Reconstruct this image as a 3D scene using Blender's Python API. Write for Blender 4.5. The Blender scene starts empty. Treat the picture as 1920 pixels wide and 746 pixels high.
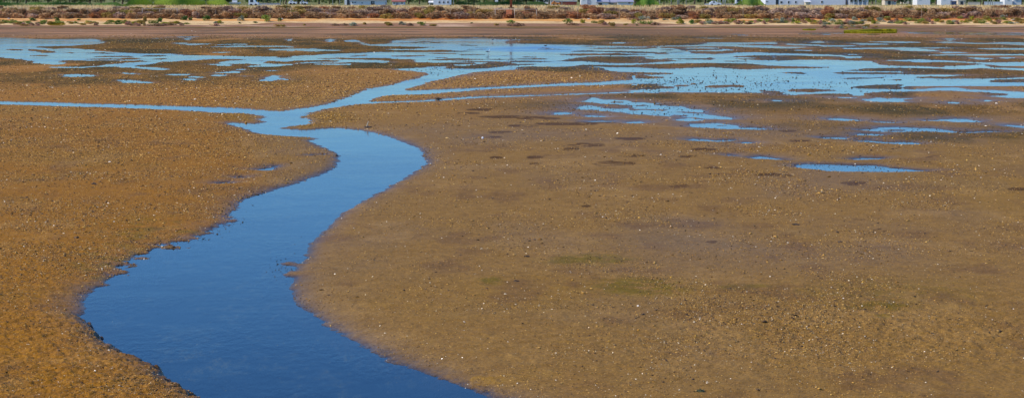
import bpy, math, random
import numpy as np
random.seed(7); rng = np.random.default_rng(7)
sc = bpy.context.scene
# ------------------------------------------------------------------ camera
CH = 5.0; F = 3733.0; UC, VC, VH = 960.0, 373.0, -15.0
PITCH = math.atan((VC - VH) / F)
cam_d = bpy.data.cameras.new("camera"); cam = bpy.data.objects.new("camera", cam_d)
sc.collection.objects.link(cam); sc.camera = cam
cam.location = (0, 0, CH); cam.rotation_euler = (math.pi/2 - PITCH, 0, 0)
cam_d.sensor_width = 36; cam_d.lens = 36 * F / 1920
cam_d.clip_start = 0.5; cam_d.clip_end = 20000
# ------------------------------------------------------------------ sky, sun, exposure
SUN = np.array([-0.82, -0.20, 0.78]); SUN /= np.linalg.norm(SUN)
EL = math.asin(SUN[2]); AZ = math.atan2(SUN[0], SUN[1])
w = bpy.data.worlds.new("World"); sc.world = w; w.use_nodes = True
nt = w.node_tree; bg = nt.nodes["Background"]
sky = nt.nodes.new("ShaderNodeTexSky"); sky.sky_type = 'NISHITA'; sky.sun_disc = False
sky.sun_elevation = EL; sky.sun_rotation = AZ; sky.altitude = 0
sky.air_density = 1.0; sky.dust_density = 0.0; sky.ozone_density = 3.0
hs = nt.nodes.new("ShaderNodeHueSaturation"); hs.inputs["Saturation"].default_value = 1.15
hs.inputs["Value"].default_value = 1.08
nt.links.new(sky.outputs[0], hs.inputs["Color"]); tint = nt.nodes.new("ShaderNodeMix"); tint.data_type = 'RGBA'; tint.blend_type = 'MULTIPLY'; tint.inputs[0].default_value = 1.0
tint.inputs[7].default_value = (.61, 1.02, 1.56, 1)
nt.links.new(hs.outputs[0], tint.inputs[6]); nt.links.new(tint.outputs[2], bg.inputs[0])
bg.inputs[1].default_value = 0.10
sl = bpy.data.lights.new("sun", 'SUN'); so = bpy.data.objects.new("sun", sl); sc.collection.objects.link(so)
sl.energy = 4.2; sl.angle = math.radians(0.53); sl.color = (1.0, 0.93, 0.82)
from mathutils import Vector
so.rotation_euler = Vector(SUN).to_track_quat('Z', 'Y').to_euler()
sc.view_settings.view_transform = 'Standard'; sc.view_settings.look = 'None'
sc.view_settings.exposure = 0.05; sc.view_settings.gamma = 1.0
try: sc.cycles.max_bounces = 5; sc.cycles.glossy_bounces = 3
except Exception: pass

C = sc.collection
# ------------------------------------------------------------------ helpers
def yw_of_v(v):                       # ground distance of an image row at z = 0
    a = np.arctan((np.asarray(v, float) - VC) / F) + PITCH
    return CH / np.tan(a)
def depth_of(y, z=0.0): return y*math.cos(PITCH) + (CH - z)*math.sin(PITCH)
def ground(u, v):
    y = yw_of_v(v); return (np.asarray(u, float) - UC) * depth_of(y) / F, y
def v_of(y, z): 
    a = np.arctan2(CH - z, y) - PITCH
    return VC + F*np.tan(a)
def ux(u, y, z=0.0): return (u - UC) * depth_of(y, z) / F     # world x under column u at distance y
def zat(v, y): return CH - y*math.tan(math.atan((v - VC)/F) + PITCH)   # height seen at row v at distance y
def _h(ix, iy, s):
    n = (ix.astype(np.int64)*374761393 + iy.astype(np.int64)*668265263 + s*1442695041) & 0xffffffff
    n = ((n ^ (n >> 13)) * 1274126177) & 0xffffffff
    n = n ^ (n >> 16)
    return (n & 0xffff) / 65535.0
def vn(x, y, s=0):
    x0 = np.floor(x); y0 = np.floor(y); fx = x - x0; fy = y - y0
    fx = fx*fx*(3-2*fx); fy = fy*fy*(3-2*fy)
    a = _h(x0, y0, s); b = _h(x0+1, y0, s); c = _h(x0, y0+1, s); d = _h(x0+1, y0+1, s)
    return (a*(1-fx)+b*fx)*(1-fy) + (c*(1-fx)+d*fx)*fy
def fbm(x, y, s=0, o=3):
    r = 0; am = 1; t = 0
    for k in range(o):
        r = r + am*(vn(x, y, s+k*17) - .5); t += am; am *= .55
        x, y = x*1.93*.8 - y*1.93*.6 + 3.1, x*1.93*.6 + y*1.93*.8 + 7.7
    return r / t * 2                       # about -1..1
def ss(a, b, x): t = np.clip((x-a)/(b-a), 0, 1); return t*t*(3-2*t)
def tag(o, label=None, cat=None, group=None, kind=None):
    if label: o["label"] = label
    if cat: o["category"] = cat
    if group: o["group"] = group
    if kind: o["kind"] = kind
    return o
def link(name, me, mat=None, parent=None, loc=None):
    o = bpy.data.objects.new(name, me); C.objects.link(o)
    if mat: me.materials.clear(); me.materials.append(mat)
    if parent: o.parent = parent
    if loc is not None: o.location = loc
    return o
def empty(name, loc, rz=0):
    o = bpy.data.objects.new(name, None); C.objects.link(o); o.location = loc; o.rotation_euler = (0, 0, rz); return o
def np_mesh(name, V, Fc, col=None, smooth=False, extra=None):
    me = bpy.data.meshes.new(name); V = np.asarray(V, np.float32); Fc = np.asarray(Fc, np.int32)
    n, k = Fc.shape
    me.vertices.add(len(V)); me.vertices.foreach_set("co", V.ravel())
    me.loops.add(n*k); me.loops.foreach_set("vertex_index", Fc.ravel())
    me.polygons.add(n); me.polygons.foreach_set("loop_start", np.arange(n, dtype=np.int32)*k)
    if smooth: me.polygons.foreach_set("use_smooth", np.ones(n, dtype=bool))
    me.update(calc_edges=True)
    if col is not None:
        a = me.attributes.new("Col", 'FLOAT_COLOR', 'POINT')
        c4 = np.ones((len(V), 4), np.float32); c4[:, :3] = col; a.data.foreach_set("color", c4.ravel())
    for nm, arr in (extra or {}).items():
        a = me.attributes.new(nm, 'FLOAT', 'POINT'); a.data.foreach_set("value", np.asarray(arr, np.float32).ravel())
    return me
class MB:
    def __init__(s): s.v = []; s.f = []
    def add(s, vs, fs):
        b = len(s.v); s.v += [tuple(p) for p in vs]; s.f += [tuple(b+i for i in f) for f in fs]; return s
    def box(s, x0, x1, y0, y1, z0, z1):
        return s.add([(x0,y0,z0),(x1,y0,z0),(x1,y1,z0),(x0,y1,z0),(x0,y0,z1),(x1,y0,z1),(x1,y1,z1),(x0,y1,z1)],
                     [(0,3,2,1),(4,5,6,7),(0,1,5,4),(1,2,6,5),(2,3,7,6),(3,0,4,7)])
    def tube(s, pts, rad, n=8, cap=True):
        pts = [Vector(p) for p in pts]; rad = rad if isinstance(rad, (list, tuple)) else [rad]*len(pts)
        b = len(s.v)
        for i, p in enumerate(pts):
            d = (pts[min(i+1, len(pts)-1)] - pts[max(i-1, 0)]).normalized()
            a = d.cross(Vector((0.3, 1, 0.1))).normalized(); c = d.cross(a)
            for k in range(n):
                t = 2*math.pi*k/n; s.v.append(tuple(p + (a*math.cos(t) + c*math.sin(t))*rad[i]))
        for i in range(len(pts)-1):
            for k in range(n):
                k2 = (k+1) % n
                s.f.append((b+i*n+k, b+i*n+k2, b+(i+1)*n+k2, b+(i+1)*n+k))
        if cap:
            s.f.append(tuple(b+k for k in range(n))[::-1]); s.f.append(tuple(b+(len(pts)-1)*n+k for k in range(n)))
        return s
    def gable(s, x0, x1, y0, y1, z0, z1, ov=0.3, t=0.15, axis='x'):
        xm, ym = (x0+x1)/2, (y0+y1)/2
        if axis == 'x':
            P = [(y0-ov, z0), (ym, z1), (y1+ov, z0), (y1+ov, z0+t), (ym, z1+t), (y0-ov, z0+t)]
            L = [(x0-ov,)+p for p in P]; R = [(x1+ov,)+p for p in P]
        else:
            P = [(x0-ov, z0), (xm, z1), (x1+ov, z0), (x1+ov, z0+t), (xm, z1+t), (x0-ov, z0+t)]
            L = [(p[0], y0-ov, p[1]) for p in P]; R = [(p[0], y1+ov, p[1]) for p in P]
        n = 6
        return s.add(L+R, [(0,1,4,5), (1,2,3,4), (6+5,6+4,6+1,6+0), (6+4,6+3,6+2,6+1)] + [(k, 6+k, 6+(k+1)%n, (k+1)%n) for k in range(n)])
    def build(s, name, mat, parent=None, smooth=False, bevel=0):
        me = bpy.data.meshes.new(name); me.from_pydata(s.v, [], s.f)
        if smooth:
            for p in me.polygons: p.use_smooth = True
        me.update(); o = link(name, me, mat, parent)
        if bevel:
            m = o.modifiers.new("bevel", 'BEVEL'); m.width = bevel; m.segments = 2
        return o
# ------------------------------------------------------------------ materials
def new_mat(name):
    m = bpy.data.materials.new(name); m.use_nodes = True
    t = m.node_tree; return m, t, t.nodes["Principled BSDF"]
def noise(t, scale, detail=4, rough=.55, vec=None):
    n = t.nodes.new("ShaderNodeTexNoise"); n.inputs["Scale"].default_value = scale
    n.inputs["Detail"].default_value = detail; n.inputs["Roughness"].default_value = rough
    if vec is not None: t.links.new(vec, n.inputs["Vector"])
    return n
def ramp(t, src, stops):
    r = t.nodes.new("ShaderNodeValToRGB"); e = r.color_ramp.elements
    while len(e) > 1: e.remove(e[-1])
    e[0].position = stops[0][0]; c = stops[0][1]; e[0].color = (*c, 1) if isinstance(c, tuple) else (c, c, c, 1)
    for p, c in stops[1:]:
        q = e.new(p); q.color = (*c, 1) if isinstance(c, tuple) else (c, c, c, 1)
    t.links.new(src, r.inputs[0]); return r.outputs[0]
def mul(t, a, b, f=1.0, mode='MULTIPLY'):
    m = t.nodes.new("ShaderNodeMix"); m.data_type = 'RGBA'; m.blend_type = mode
    if isinstance(f, float): m.inputs[0].default_value = f
    else: t.links.new(f, m.inputs[0])
    for s, x in ((m.inputs[6], a), (m.inputs[7], b)):
        if isinstance(x, tuple): s.default_value = (*x, 1)
        else: t.links.new(x, s)
    return m.outputs[2]
def bump(t, src, strength, dist, bsdf, prev=None):
    b = t.nodes.new("ShaderNodeBump"); b.inputs["Strength"].default_value = strength; b.inputs["Distance"].default_value = dist
    t.links.new(src, b.inputs["Height"])
    if prev is not None: t.links.new(prev, b.inputs["Normal"])
    t.links.new(b.outputs[0], bsdf.inputs["Normal"]); return b.outputs[0]
def mottled(name, col, amt=.25, scale=6, rough=.8, bs=0.2, bd=.02):
    m, t, b = new_mat(name)
    tc = t.nodes.new("ShaderNodeTexCoord")
    n = noise(t, scale, 5, .6, tc.outputs["Object"])
    r = ramp(t, n.outputs[0], [(.3, 1-amt), (.7, 1+amt)])
    t.links.new(mul(t, col, r), b.inputs["Base Color"]); b.inputs["Roughness"].default_value = rough
    bump(t, n.outputs[0], bs, bd, b); return m
def attr_mat(name, rough=.8, sub=0.0, spec=.3, transl=0.0):
    m, t, b = new_mat(name)
    a = t.nodes.new("ShaderNodeAttribute"); a.attribute_name = "Col"
    oi = t.nodes.new("ShaderNodeObjectInfo")
    hsn = t.nodes.new("ShaderNodeHueSaturation")
    mr = t.nodes.new("ShaderNodeMapRange"); mr.inputs[3].default_value = .8; mr.inputs[4].default_value = 1.2
    t.links.new(oi.outputs["Random"], mr.inputs[0]); t.links.new(mr.outputs[0], hsn.inputs["Value"])
    t.links.new(a.outputs["Color"], hsn.inputs["Color"]); t.links.new(hsn.outputs[0], b.inputs["Base Color"])
    b.inputs["Roughness"].default_value = rough; b.inputs["Specular IOR Level"].default_value = spec
    if transl:
        tr = t.nodes.new("ShaderNodeBsdfTranslucent"); mx = t.nodes.new("ShaderNodeMixShader"); mx.inputs[0].default_value = transl
        t.links.new(hsn.outputs[0], tr.inputs[0]); t.links.new(b.outputs[0], mx.inputs[1]); t.links.new(tr.outputs[0], mx.inputs[2])
        t.links.new(mx.outputs[0], t.nodes["Material Output"].inputs[0])
    return m
M_LEAF = attr_mat("foliage", .7, transl=.25)
M_BIT = attr_mat("shell_and_clod", .6, spec=.4)

# mud, sand and soil: the colour of the ground is a vertex attribute, grain on top
M_MUD, t, b = new_mat("mud")
at = t.nodes.new("ShaderNodeAttribute"); at.attribute_name = "Col"
ar = t.nodes.new("ShaderNodeAttribute"); ar.attribute_name = "wet"
ag = t.nodes.new("ShaderNodeAttribute"); ag.attribute_name = "grain"
tc = t.nodes.new("ShaderNodeTexCoord"); P = tc.outputs["Object"]
n1 = noise(t, 22, 5, .7, P); n2 = noise(t, 3.0, 4, .6, P); n3 = noise(t, 55, 2, .6, P)
g1 = ramp(t, n1.outputs[0], [(.30, .5), (.5, 1.0), (.68, 1.4)])
g2 = ramp(t, n2.outputs[0], [(.3, (.86, .84, .80)), (.7, (1.12, 1.14, 1.16))])
g3 = ramp(t, n3.outputs[0], [(.30, .25), (.44, .95), (.58, 1.05), (.72, 2.0)])
c = mul(t, at.outputs["Color"], g2); c = mul(t, c, g1, .8); c = mul(t, c, g3, ag.outputs["Fac"])
t.links.new(c, b.inputs["Base Color"])
rr = t.nodes.new("ShaderNodeMapRange"); rr.inputs[3].default_value = .82; rr.inputs[4].default_value = .32
t.links.new(ar.outputs["Fac"], rr.inputs[0]); t.links.new(rr.outputs[0], b.inputs["Roughness"])
sp = t.nodes.new("ShaderNodeMapRange"); sp.inputs[3].default_value = .12; sp.inputs[4].default_value = .45
t.links.new(ar.outputs["Fac"], sp.inputs[0]); t.links.new(sp.outputs[0], b.inputs["Specular IOR Level"])
pb = bump(t, n1.outputs[0], .55, .02, b); bump(t, n3.outputs[0], .5, .008, b, pb)

# creek water: opaque murky body, Fresnel mirror of the sky, fine ripples
M_WATER, t, b = new_mat("creek_water")
tc = t.nodes.new("ShaderNodeTexCoord"); P = tc.outputs["Object"]
mp = t.nodes.new("ShaderNodeMapping"); mp.inputs["Scale"].default_value = (1.5, .8, 1); t.links.new(P, mp.inputs[0])
nb = noise(t, .9, 4, .6, mp.outputs[0]); nf = noise(t, 9, 5, .75, mp.outputs[0]); nl = noise(t, .12, 3, .5, P)
tb = t.nodes.new("ShaderNodeBsdfTransparent"); gl = t.nodes.new("ShaderNodeBsdfGlossy"); fr = t.nodes.new("ShaderNodeFresnel"); fr.inputs[0].default_value = 1.36
tcol = ramp(t, nb.outputs[0], [(.35, (.50, .62, .66)), (.65, (.80, .86, .82))]); t.links.new(tcol, tb.inputs[0])
mx = t.nodes.new("ShaderNodeMixShader"); t.links.new(fr.outputs[0], mx.inputs[0]); t.links.new(tb.outputs[0], mx.inputs[1]); t.links.new(gl.outputs[0], mx.inputs[2])
t.links.new(mx.outputs[0], t.nodes["Material Output"].inputs[0]); b = gl
rw = ramp(t, nl.outputs[0], [(.45, .04), (.60, .12)]); 
vd = t.nodes.new("ShaderNodeVectorMath"); vd.operation = 'MULTIPLY_ADD'      # a patch ruffled by the wind
wx, wy = ground(1000, 91.5); vd.inputs[1].default_value = (1/5.5, 1/13, 0); vd.inputs[2].default_value = (-float(wx)/5.5, -float(wy)/13, 0)
t.links.new(P, vd.inputs[0]); vl = t.nodes.new("ShaderNodeVectorMath"); vl.operation = 'LENGTH'; t.links.new(vd.outputs[0], vl.inputs[0])
gust = ramp(t, vl.outputs["Value"], [(.0, .15), (.5, .10), (1.0, 0.0)])
t.links.new(mul(t, rw, gust, 1.0, 'ADD'), b.inputs["Roughness"])
nr = noise(t, 5, 3, .6, mp.outputs[0]); nr2 = noise(t, 26, 2, .5, mp.outputs[0])
np_ = noise(t, .35, 3, .6, P); rp = ramp(t, np_.outputs[0], [(.42, .25), (.62, 1.6)]); hh_ = mul(t, nr.outputs[0], rp)
pb = bump(t, hh_, .10, .035, b); pb = bump(t, nr2.outputs[0], .10, .006, b, pb); t.links.new(pb, fr.inputs["Normal"])

# ------------------------------------------------------------------ water outlines (traced, lying on z = 0)
OPS = []        # (kind, world polygon)
def polyw(pts): 
    a = np.array(pts, float); x, y = ground(a[:, 0], a[:, 1]); return np.stack([x, y], 1)
def band(kind, ox, oy, sc_, pts):
    top = [(ox + p[0]/sc_, oy + p[1]/sc_) for p in pts]; bot = [(ox + p[0]/sc_, oy + p[2]/sc_) for p in pts][::-1]
    OPS.append((kind, polyw(top + bot)))
S = 7.458
def tile(ox, oy, txt, s=S):
    for ln in txt.strip().splitlines():
        ln = ln.strip(); k = ln[0]
        v = [float(q) for q in ln[1:].replace(';', ',').split(',')]
        pts = [v[i:i+3] for i in range(0, len(v), 3)]
        if s == S and pts[0][0] == 0: pts = [[-90] + pts[0][1:]] + pts
        if s == S and pts[-1][0] == 1790: pts = pts + [[1880] + pts[-1][1:]]
        band(k, ox, oy, s, pts)
# the winding creek with its two upper arms
CREEK = [(1010,790),(925,746),(879,730),(842,717.7),(806.6,704.7),(778,694),(742,680),(710,664),(678,648),(650,633),(621,615.5),(596,599),(578,585),(560,572),(553,565.6),(546,548),(544.5,537),(553,524.6),(546,519),(533,517),(536,511),(553,508),(548,500),(528,496),(526,493),(548,491),(560,494),
 (571,486),(569,478),(578,460),(595,443),(616,425.6),(633.5,408),(637,403),(658,394),(675,380),(693,371.6),(714,359),(734.6,347),(762.5,331.5),(783,321),(799,307),(797,295),(787,281),(766,270.5),(734.6,258),(706.7,249.6),(679,244.4),(644,241.5),(630,239.5),(609,241),(588,243),(557,243.4),(522,240.8),(544,237),(579,233),(583,229),(574,222),(560,220.5),(571,215),(592.6,210),(608.7,205),(641,199.5),(667.7,196),(689,194.5),
 (748,192.3),(802,190.7),(828.6,188.6),(882,184.6),(960,181.8),(1040,179),(1110,176.9),(1164,175),(1201,174.4),(1201,172.2),(1164,173.2),(1110,175),(1040,177.4),(960,179.6),(882,182),(828,186),(802,188.2),(748,190.2),(710.6,191),(694.5,190),(708,183),(724,180),(737.4,178.4),(775,178),(815,176),(855,172.6),(909,168.3),(960,165.6),(1013.6,163),(1067,161.4),(1121,159.8),(1174.5,158.2),(1230,158),
 (1230,147),(1174,150.5),(1121,154.4),(1067,156),(1013,159),(960,161.4),(909,164),(855,167),(802,169),(759,170.3),(765,167),(775,163),(802,154),(828.6,148.5),(855,143),(877,136.8),(909,133.9),(960,131.2),(987,128),(960,124.6),(936,125.9),(882,129.6),(842,128.4),(837,125),(802,125.7),(764,128.4),(737,130),(748,131.4),(775,134),(806,136.6),(807,140),(788.4,145.8),(764,152.5),(737.4,159),(710.6,164.6),(684,168),(670.4,175.3),(651.6,183.4),(633,188.7),(614,195.4),(587,201),(555,205),(531,209),(496,207.3),
 (480,206),(466.6,204.6),(429,202.5),(375.4,200.5),(322,198.8),(268,197.3),(214.5,195.7),(161,194.6),(107,193),(53.6,191.8),(0,191),(-60,190),(-60,194.6),(0,195.8),(53.6,197.5),(107,199.2),(161,200.5),(214.5,202.3),(268,204.5),(308,205.8),(348.6,207.5),(386,210),(418,212),(456,213),(484,215.5),(497,219.5),(488,224),(498,229.5),(480,232.3),(455,231.2),(434,229.5),(429,231.6),(445,237.6),(463,243),(480,249.3),(507,253.6),(547,256.3),(567,256.6),(598.7,260),(579.5,264.6),(595,270.5),(609,277.5),(626.6,286),(637,291.5),(638.8,302),(630,312.4),(609,324.6),(588,333),(567,340),(539.4,349),(504.6,359.4),(480,366),(459,373.4),(449,380.3),(450,391),(428,402),(440,415),(411,425.6),(383.4,439.6),(348.6,451.8),(320,458),(330,464),(289,471),(267.5,480),(249.6,492.5),(233.6,501.4),(235,514),(214,521),(196,533.5),(175,544),(167.6,555),(158,565.6),(164,576),(153,590.6),(148,599.5),(167.6,613.7),(189,633),(194,646),(214,660),(235,674),(267.5,685),(296,701),(306.7,713.6),(328,726),(353,742),(380,765),(420,800)]
OPS.append(('W', polyw(CREEK)))
tile(0, 60, """
W-300,75,350,0,80,360,200,88,375,400,97,400,480,100,410,620,105,412,800,104,402,1000,103,398,1200,97,402,1300,100,400,1420,118,130
L490,208,212,600,205,225,700,203,240,830,200,240,960,196,228,1160,185,245,1300,178,250,1500,150,258,1790,160,292
L360,240,262,500,245,280,600,250,292,740,270,294,790,290,292
L95,245,250,170,243,262,330,246,265,380,255,262
L540,285,292,650,278,298,780,290,293
L905,297,299,990,288,303,1080,293,297
W1200,262,405,1350,266,400,1500,280,398,1790,298,400
L1150,298,300,1300,291,306,1500,293,308,1650,302,306
L440,335,338,530,325,342,680,328,340,730,331,333
L1285,350,352,1400,338,352,1790,340,355
L1190,385,388,1400,375,392,1790,375,388
W480,410,438,620,406,445,760,400,460,830,405,455,900,410,420
L810,420,425,900,413,430,1250,415,430,1300,422,425
W760,492,500,960,488,508,1150,488,508,1330,478,494,1450,465,488,1600,445,490,1790,440,495
W900,600,625,990,595,635,1100,592,630,1250,600,628,1320,618,625
W1680,685,692,1790,675,705""")
tile(240, 60, """
W0,298,410,150,305,412,480,310,415,600,305,418,800,330,400,1000,330,400,1200,335,382,1450,342,380,1650,345,440,1790,345,445
L150,345,350,250,332,348,520,330,345,600,325,330,900,318,326,1000,325,328
L0,365,380,120,368,382,240,373,376
L340,378,380,420,370,385,560,373,379
L0,405,420,100,403,418,180,400,404
W0,430,480,100,425,470,300,418,450,440,418,425
W0,483,500,200,492,515,350,500,535,480,510,535,550,522,526
W0,570,592,80,578,595,140,586,590
W0,672,715,150,680,720,250,695,722,350,708,722
W530,600,604,650,590,612,780,590,612,850,595,602
W740,665,670,830,655,684,950,660,680
W620,155,160,800,150,185,860,165,190,1000,162,182,1150,165,178
W790,100,105,850,85,122,890,98,110
W1180,210,214,1400,205,218,1440,195,215,1790,195,213
W1190,290,292,1300,282,295,1380,285,290
W1060,452,458,1250,448,470,1340,435,482,1450,460,480
W1300,420,440,1500,400,450,1650,385,448,1790,385,450
W1230,575,580,1400,555,580,1440,548,578,1580,553,580
W1515,528,530,1580,520,540,1660,525,532
W1170,610,615,1250,598,622,1360,600,612
W1560,618,622,1680,615,628
L960,395,402,1100,385,405,1550,384,402,1640,388,392""")
tile(480, 60, """
W0,195,210,330,195,215,480,198,225,540,212,218
W200,240,262,350,240,262,600,238,262,750,240,268,820,245,278,900,245,278,1000,250,270,1180,260,268
W0,345,395,250,348,410,400,350,418,520,340,405,850,325,400,1000,313,395,1200,308,430,1400,300,432,1600,290,430,1790,285,425
L280,354,356,380,352,362,470,355,358
L820,375,380,1000,370,378,1130,366,372,1300,370,388,1500,370,390,1700,365,398,1790,368,405
L1250,340,346,1380,330,348,1600,325,332
L830,402,415,1000,402,418,1180,404,410
W0,430,490,150,440,490,300,448,485,530,450,462
L0,455,470,80,460,470
W530,440,448,700,425,440,900,420,432,1180,425,435
W830,452,456,1000,445,465,1200,450,465,1400,442,462,1650,440,452,1790,430,440
W120,545,548,220,538,552,310,540,548
W60,680,690,150,640,690,250,610,692,300,618,672,360,650,668,460,672,678
W440,105,120,480,100,130,500,110,120
W1000,105,140,1040,98,142,1080,108,138
W1240,125,140,1330,112,142,1440,128,150,1500,160,185,1600,180,195,1790,170,195""")
tile(720, 60, """
W-80,175,200,60,165,250,150,120,260,400,100,380,550,95,440,700,90,470,950,95,465,1230,95,465,1240,82,465,1400,90,440,1550,102,425,1790,110,430
W-60,285,365,0,285,370,200,284,385,500,284,405,700,284,430
L-400,200,235,0,203,245,200,205,242,450,210,240,700,218,222
L-300,250,280,0,262,280,250,258,285,600,258,288,800,252,285,1050,268,280,1280,268,274
L590,298,302,750,300,312,950,302,314,1070,308,310
L120,338,342,350,330,350,560,333,338
L1050,320,326,1200,320,330,1380,320,324
L700,362,368,850,358,370
L560,390,394,780,385,402,930,372,398,1300,380,392,1790,383,390
L960,405,412,1200,408,422,1480,415,430
L-80,370,405,0,370,408,200,382,412,400,385,408,480,400,404
L-500,425,515,0,435,515,300,428,512,550,425,500,750,435,480,900,430,480,1000,430,460,1290,430,455
L860,500,515,1000,485,515,1200,465,515,1400,455,515,1520,420,515,1700,418,480,1790,440,475
V1010,462,468,1100,458,476,1200,460,470
L940,190,192,1100,183,194,1300,190,198
L130,155,158,400,148,156,550,130,165,700,145,158,880,152,155
L1280,218,224,1420,220,224
L1150,245,250,1400,242,250
L1560,60,105,1790,60,108
L1400,158,161,1520,157,161
L1680,150,158,1790,152,164
L1560,332,334,1700,331,336,1780,333,335""")
tile(960, 60, """
W0,168,520,150,170,500,400,175,490,700,182,488,900,185,480,1200,195,500,1500,200,560,1790,210,572
L0,120,167,400,110,172,700,110,178,900,110,182,1200,120,192,1500,120,198,1790,120,205
L930,203,206,1100,200,210,1180,205,208
L1020,230,233,1250,225,238,1500,222,240,1790,222,240
L350,227,229,470,220,231,520,228,229
L350,243,247,500,240,250,840,247,250
L760,276,280,1050,262,282,1200,268,280,1500,270,290,1790,278,300
L690,315,318,850,305,332,1200,308,330,1500,295,330,1620,310,330,1790,310,322
L600,408,412,750,388,415,950,365,415,1100,345,425,1400,345,445,1790,345,440
L0,378,388,450,372,390,570,382,384
L100,350,356,230,348,358,330,352,356
L0,405,430,250,403,425,480,412,422,620,418,422
L0,448,475,120,452,468,310,450,454
L40,492,500,250,486,540,650,487,560,870,485,560,1090,512,560,1250,548,580
L740,485,490,950,465,492,1200,462,490,1500,468,498,1790,460,500
V1370,160,163,1480,150,168,1580,153,160""")
tile(1200, 60, """
W0,240,746,240,228,746,480,232,746,640,275,746,700,300,746,1000,315,746,1250,305,746,1400,290,746,1600,288,746,1790,298,746
W150,205,210,400,195,208,700,190,207,860,185,207,950,155,205,1000,150,205,1300,150,205,1450,150,215,1790,145,225
L1400,178,180,1600,172,190,1790,172,192
W640,225,235,900,218,238,1070,228,236
W700,262,270,1080,260,275,1180,240,270,1280,250,260
L0,283,300,180,283,300,240,290,315,420,312,316
L240,290,294,600,282,292,680,280,285
L250,252,258,400,250,260,480,253,256
L0,348,360,180,348,360,250,354,356
L0,380,440,100,383,440,250,385,425,450,400,412,570,408,411
L330,378,386,700,375,388,900,370,390,980,355,395,1080,380,390,1100,385,388
L0,455,500,250,450,515,400,445,520,700,437,505,1000,437,495,1300,440,520,1500,445,530,1790,468,520
L1290,345,352,1550,332,365,1790,330,365
L1390,378,385,1600,372,395,1790,365,400
L1150,408,414,1300,404,416,1500,412,416
L0,567,600,200,570,598,380,573,590,470,580,586
L0,600,655,150,622,655,350,632,640""")
tile(1440, 60, """
W0,148,172,130,160,168
W210,165,175,400,172,192,700,180,195,800,190,210,1250,195,203
W590,150,155,700,130,160,800,145,160
W1150,160,165,1300,160,182,1500,162,182,1680,172,180
W0,195,230,250,210,235,500,213,220
W400,255,262,600,258,268
W1060,225,240,1200,228,245,1500,225,240,1790,222,248
W0,300,328,400,308,330,700,315,340,850,320,340,1000,330,345,1080,345,372,1300,345,368,1320,350,356
W1050,308,325,1300,320,326
W0,415,746,350,395,746,800,390,746,1200,408,746,1420,410,746,1550,455,746,1790,480,746
L0,470,518,300,480,515,600,487,512,880,495,498
L130,572,575,300,562,585,480,562,592,570,580,583
L1090,540,543,1300,518,550,1500,510,552,1790,505,555
L900,570,575,1000,565,590,1200,568,592,1790,570,595
L1000,652,655,1200,640,660,1400,645,655,1650,632,640
L1660,672,676,1790,660,680""")
tile(1680, 60, """
W0,220,240,100,218,265,400,245,275,580,268,272
W100,222,232,600,220,234,820,228,231
W590,148,152,700,135,160,830,145,155,1050,155,172,1300,160,170,1500,148,172,1790,150,190
W700,95,105,780,90,128,830,100,110
W1190,235,240,1400,230,250,1850,228,255
W600,285,295,700,280,302,1000,293,298
W480,325,332,700,318,332,1850,312,332
W1030,362,368,1180,360,392,1370,372,380
W1470,362,368,1560,358,375,1660,362,366
W0,398,405,350,388,430,520,400,420,900,410,430,1200,430,445,1500,430,480,1850,420,478
W0,480,505,330,480,510,620,500,515,700,480,525,1000,470,525,1200,455,510,1350,500,520,1850,515,545
W0,590,760,250,600,760,650,598,760,760,600,760,1900,635,760
L250,635,640,450,625,645,650,628,655,800,622,655,950,600,655,1300,600,655,1900,600,635
L0,512,550,250,510,588,700,530,590,900,525,595,1900,545,640
W0,555,575,120,565,570
L1300,690,694,1350,672,705,1900,662,710""")
tile(1200, 140, """
W-60,62,140,340,40,160,600,10,250,900,0,250,1790,0,265
W-150,225,262,0,220,258,200,200,258,500,185,250,700,165,252
L-60,140,160,100,133,158,350,138,145
L-60,175,205,200,165,200,450,165,180,600,155,168
L640,128,132,720,122,140,860,130,136
L850,172,176,1000,158,175,1400,150,166,1500,155,160
W0,385,420,150,400,412,290,405,410
W0,440,555,100,425,560,400,440,575,620,452,600,700,480,600,860,490,615,940,560,620,1280,600,632
L480,520,526,700,525,540,900,536,548
L0,486,494,350,495,508
L420,575,590,520,568,590,640,575,580
W510,630,640,700,605,658,860,630,640
W690,710,716,800,690,735,1050,675,760,1330,710,716""")
tile(1440, 140, """
W0,0,215,250,0,290,400,0,290,600,0,270,1180,0,270,1250,0,300,1440,0,300,1500,150,245,1790,150,245
L0,225,270,150,232,285,250,280,285
L240,215,225,380,203,245,650,205,245,960,220,225
L1120,178,182,1400,148,200,1790,140,207
L750,285,290,900,268,295,1180,272,295
L1350,268,300,1520,245,310,1790,240,320
W950,312,325,1080,315,335,1170,325,330
W1290,348,352,1450,340,380,1550,318,384,1790,345,386
W90,365,370,150,360,378,190,368,372""")
tile(1680, 140, """
W0,30,145,350,50,148,1200,100,148,1900,130,150
L1300,90,94,1350,72,105,1900,62,110
W0,215,245,300,205,235,600,183,225,850,183,228,1000,210,240,1300,215,250,1600,235,300,1900,255,335
W1360,298,310,1600,290,330,1800,256,330
L1300,265,270,1450,262,298,1600,268,275
W0,350,385,100,360,385
W0,330,345,220,332,342
W720,388,398,790,385,408,860,395,412
W420,640,650,700,632,655,850,615,670,980,620,665,1100,655,665
W1200,358,375,1290,355,378,1370,362,368""")
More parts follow.
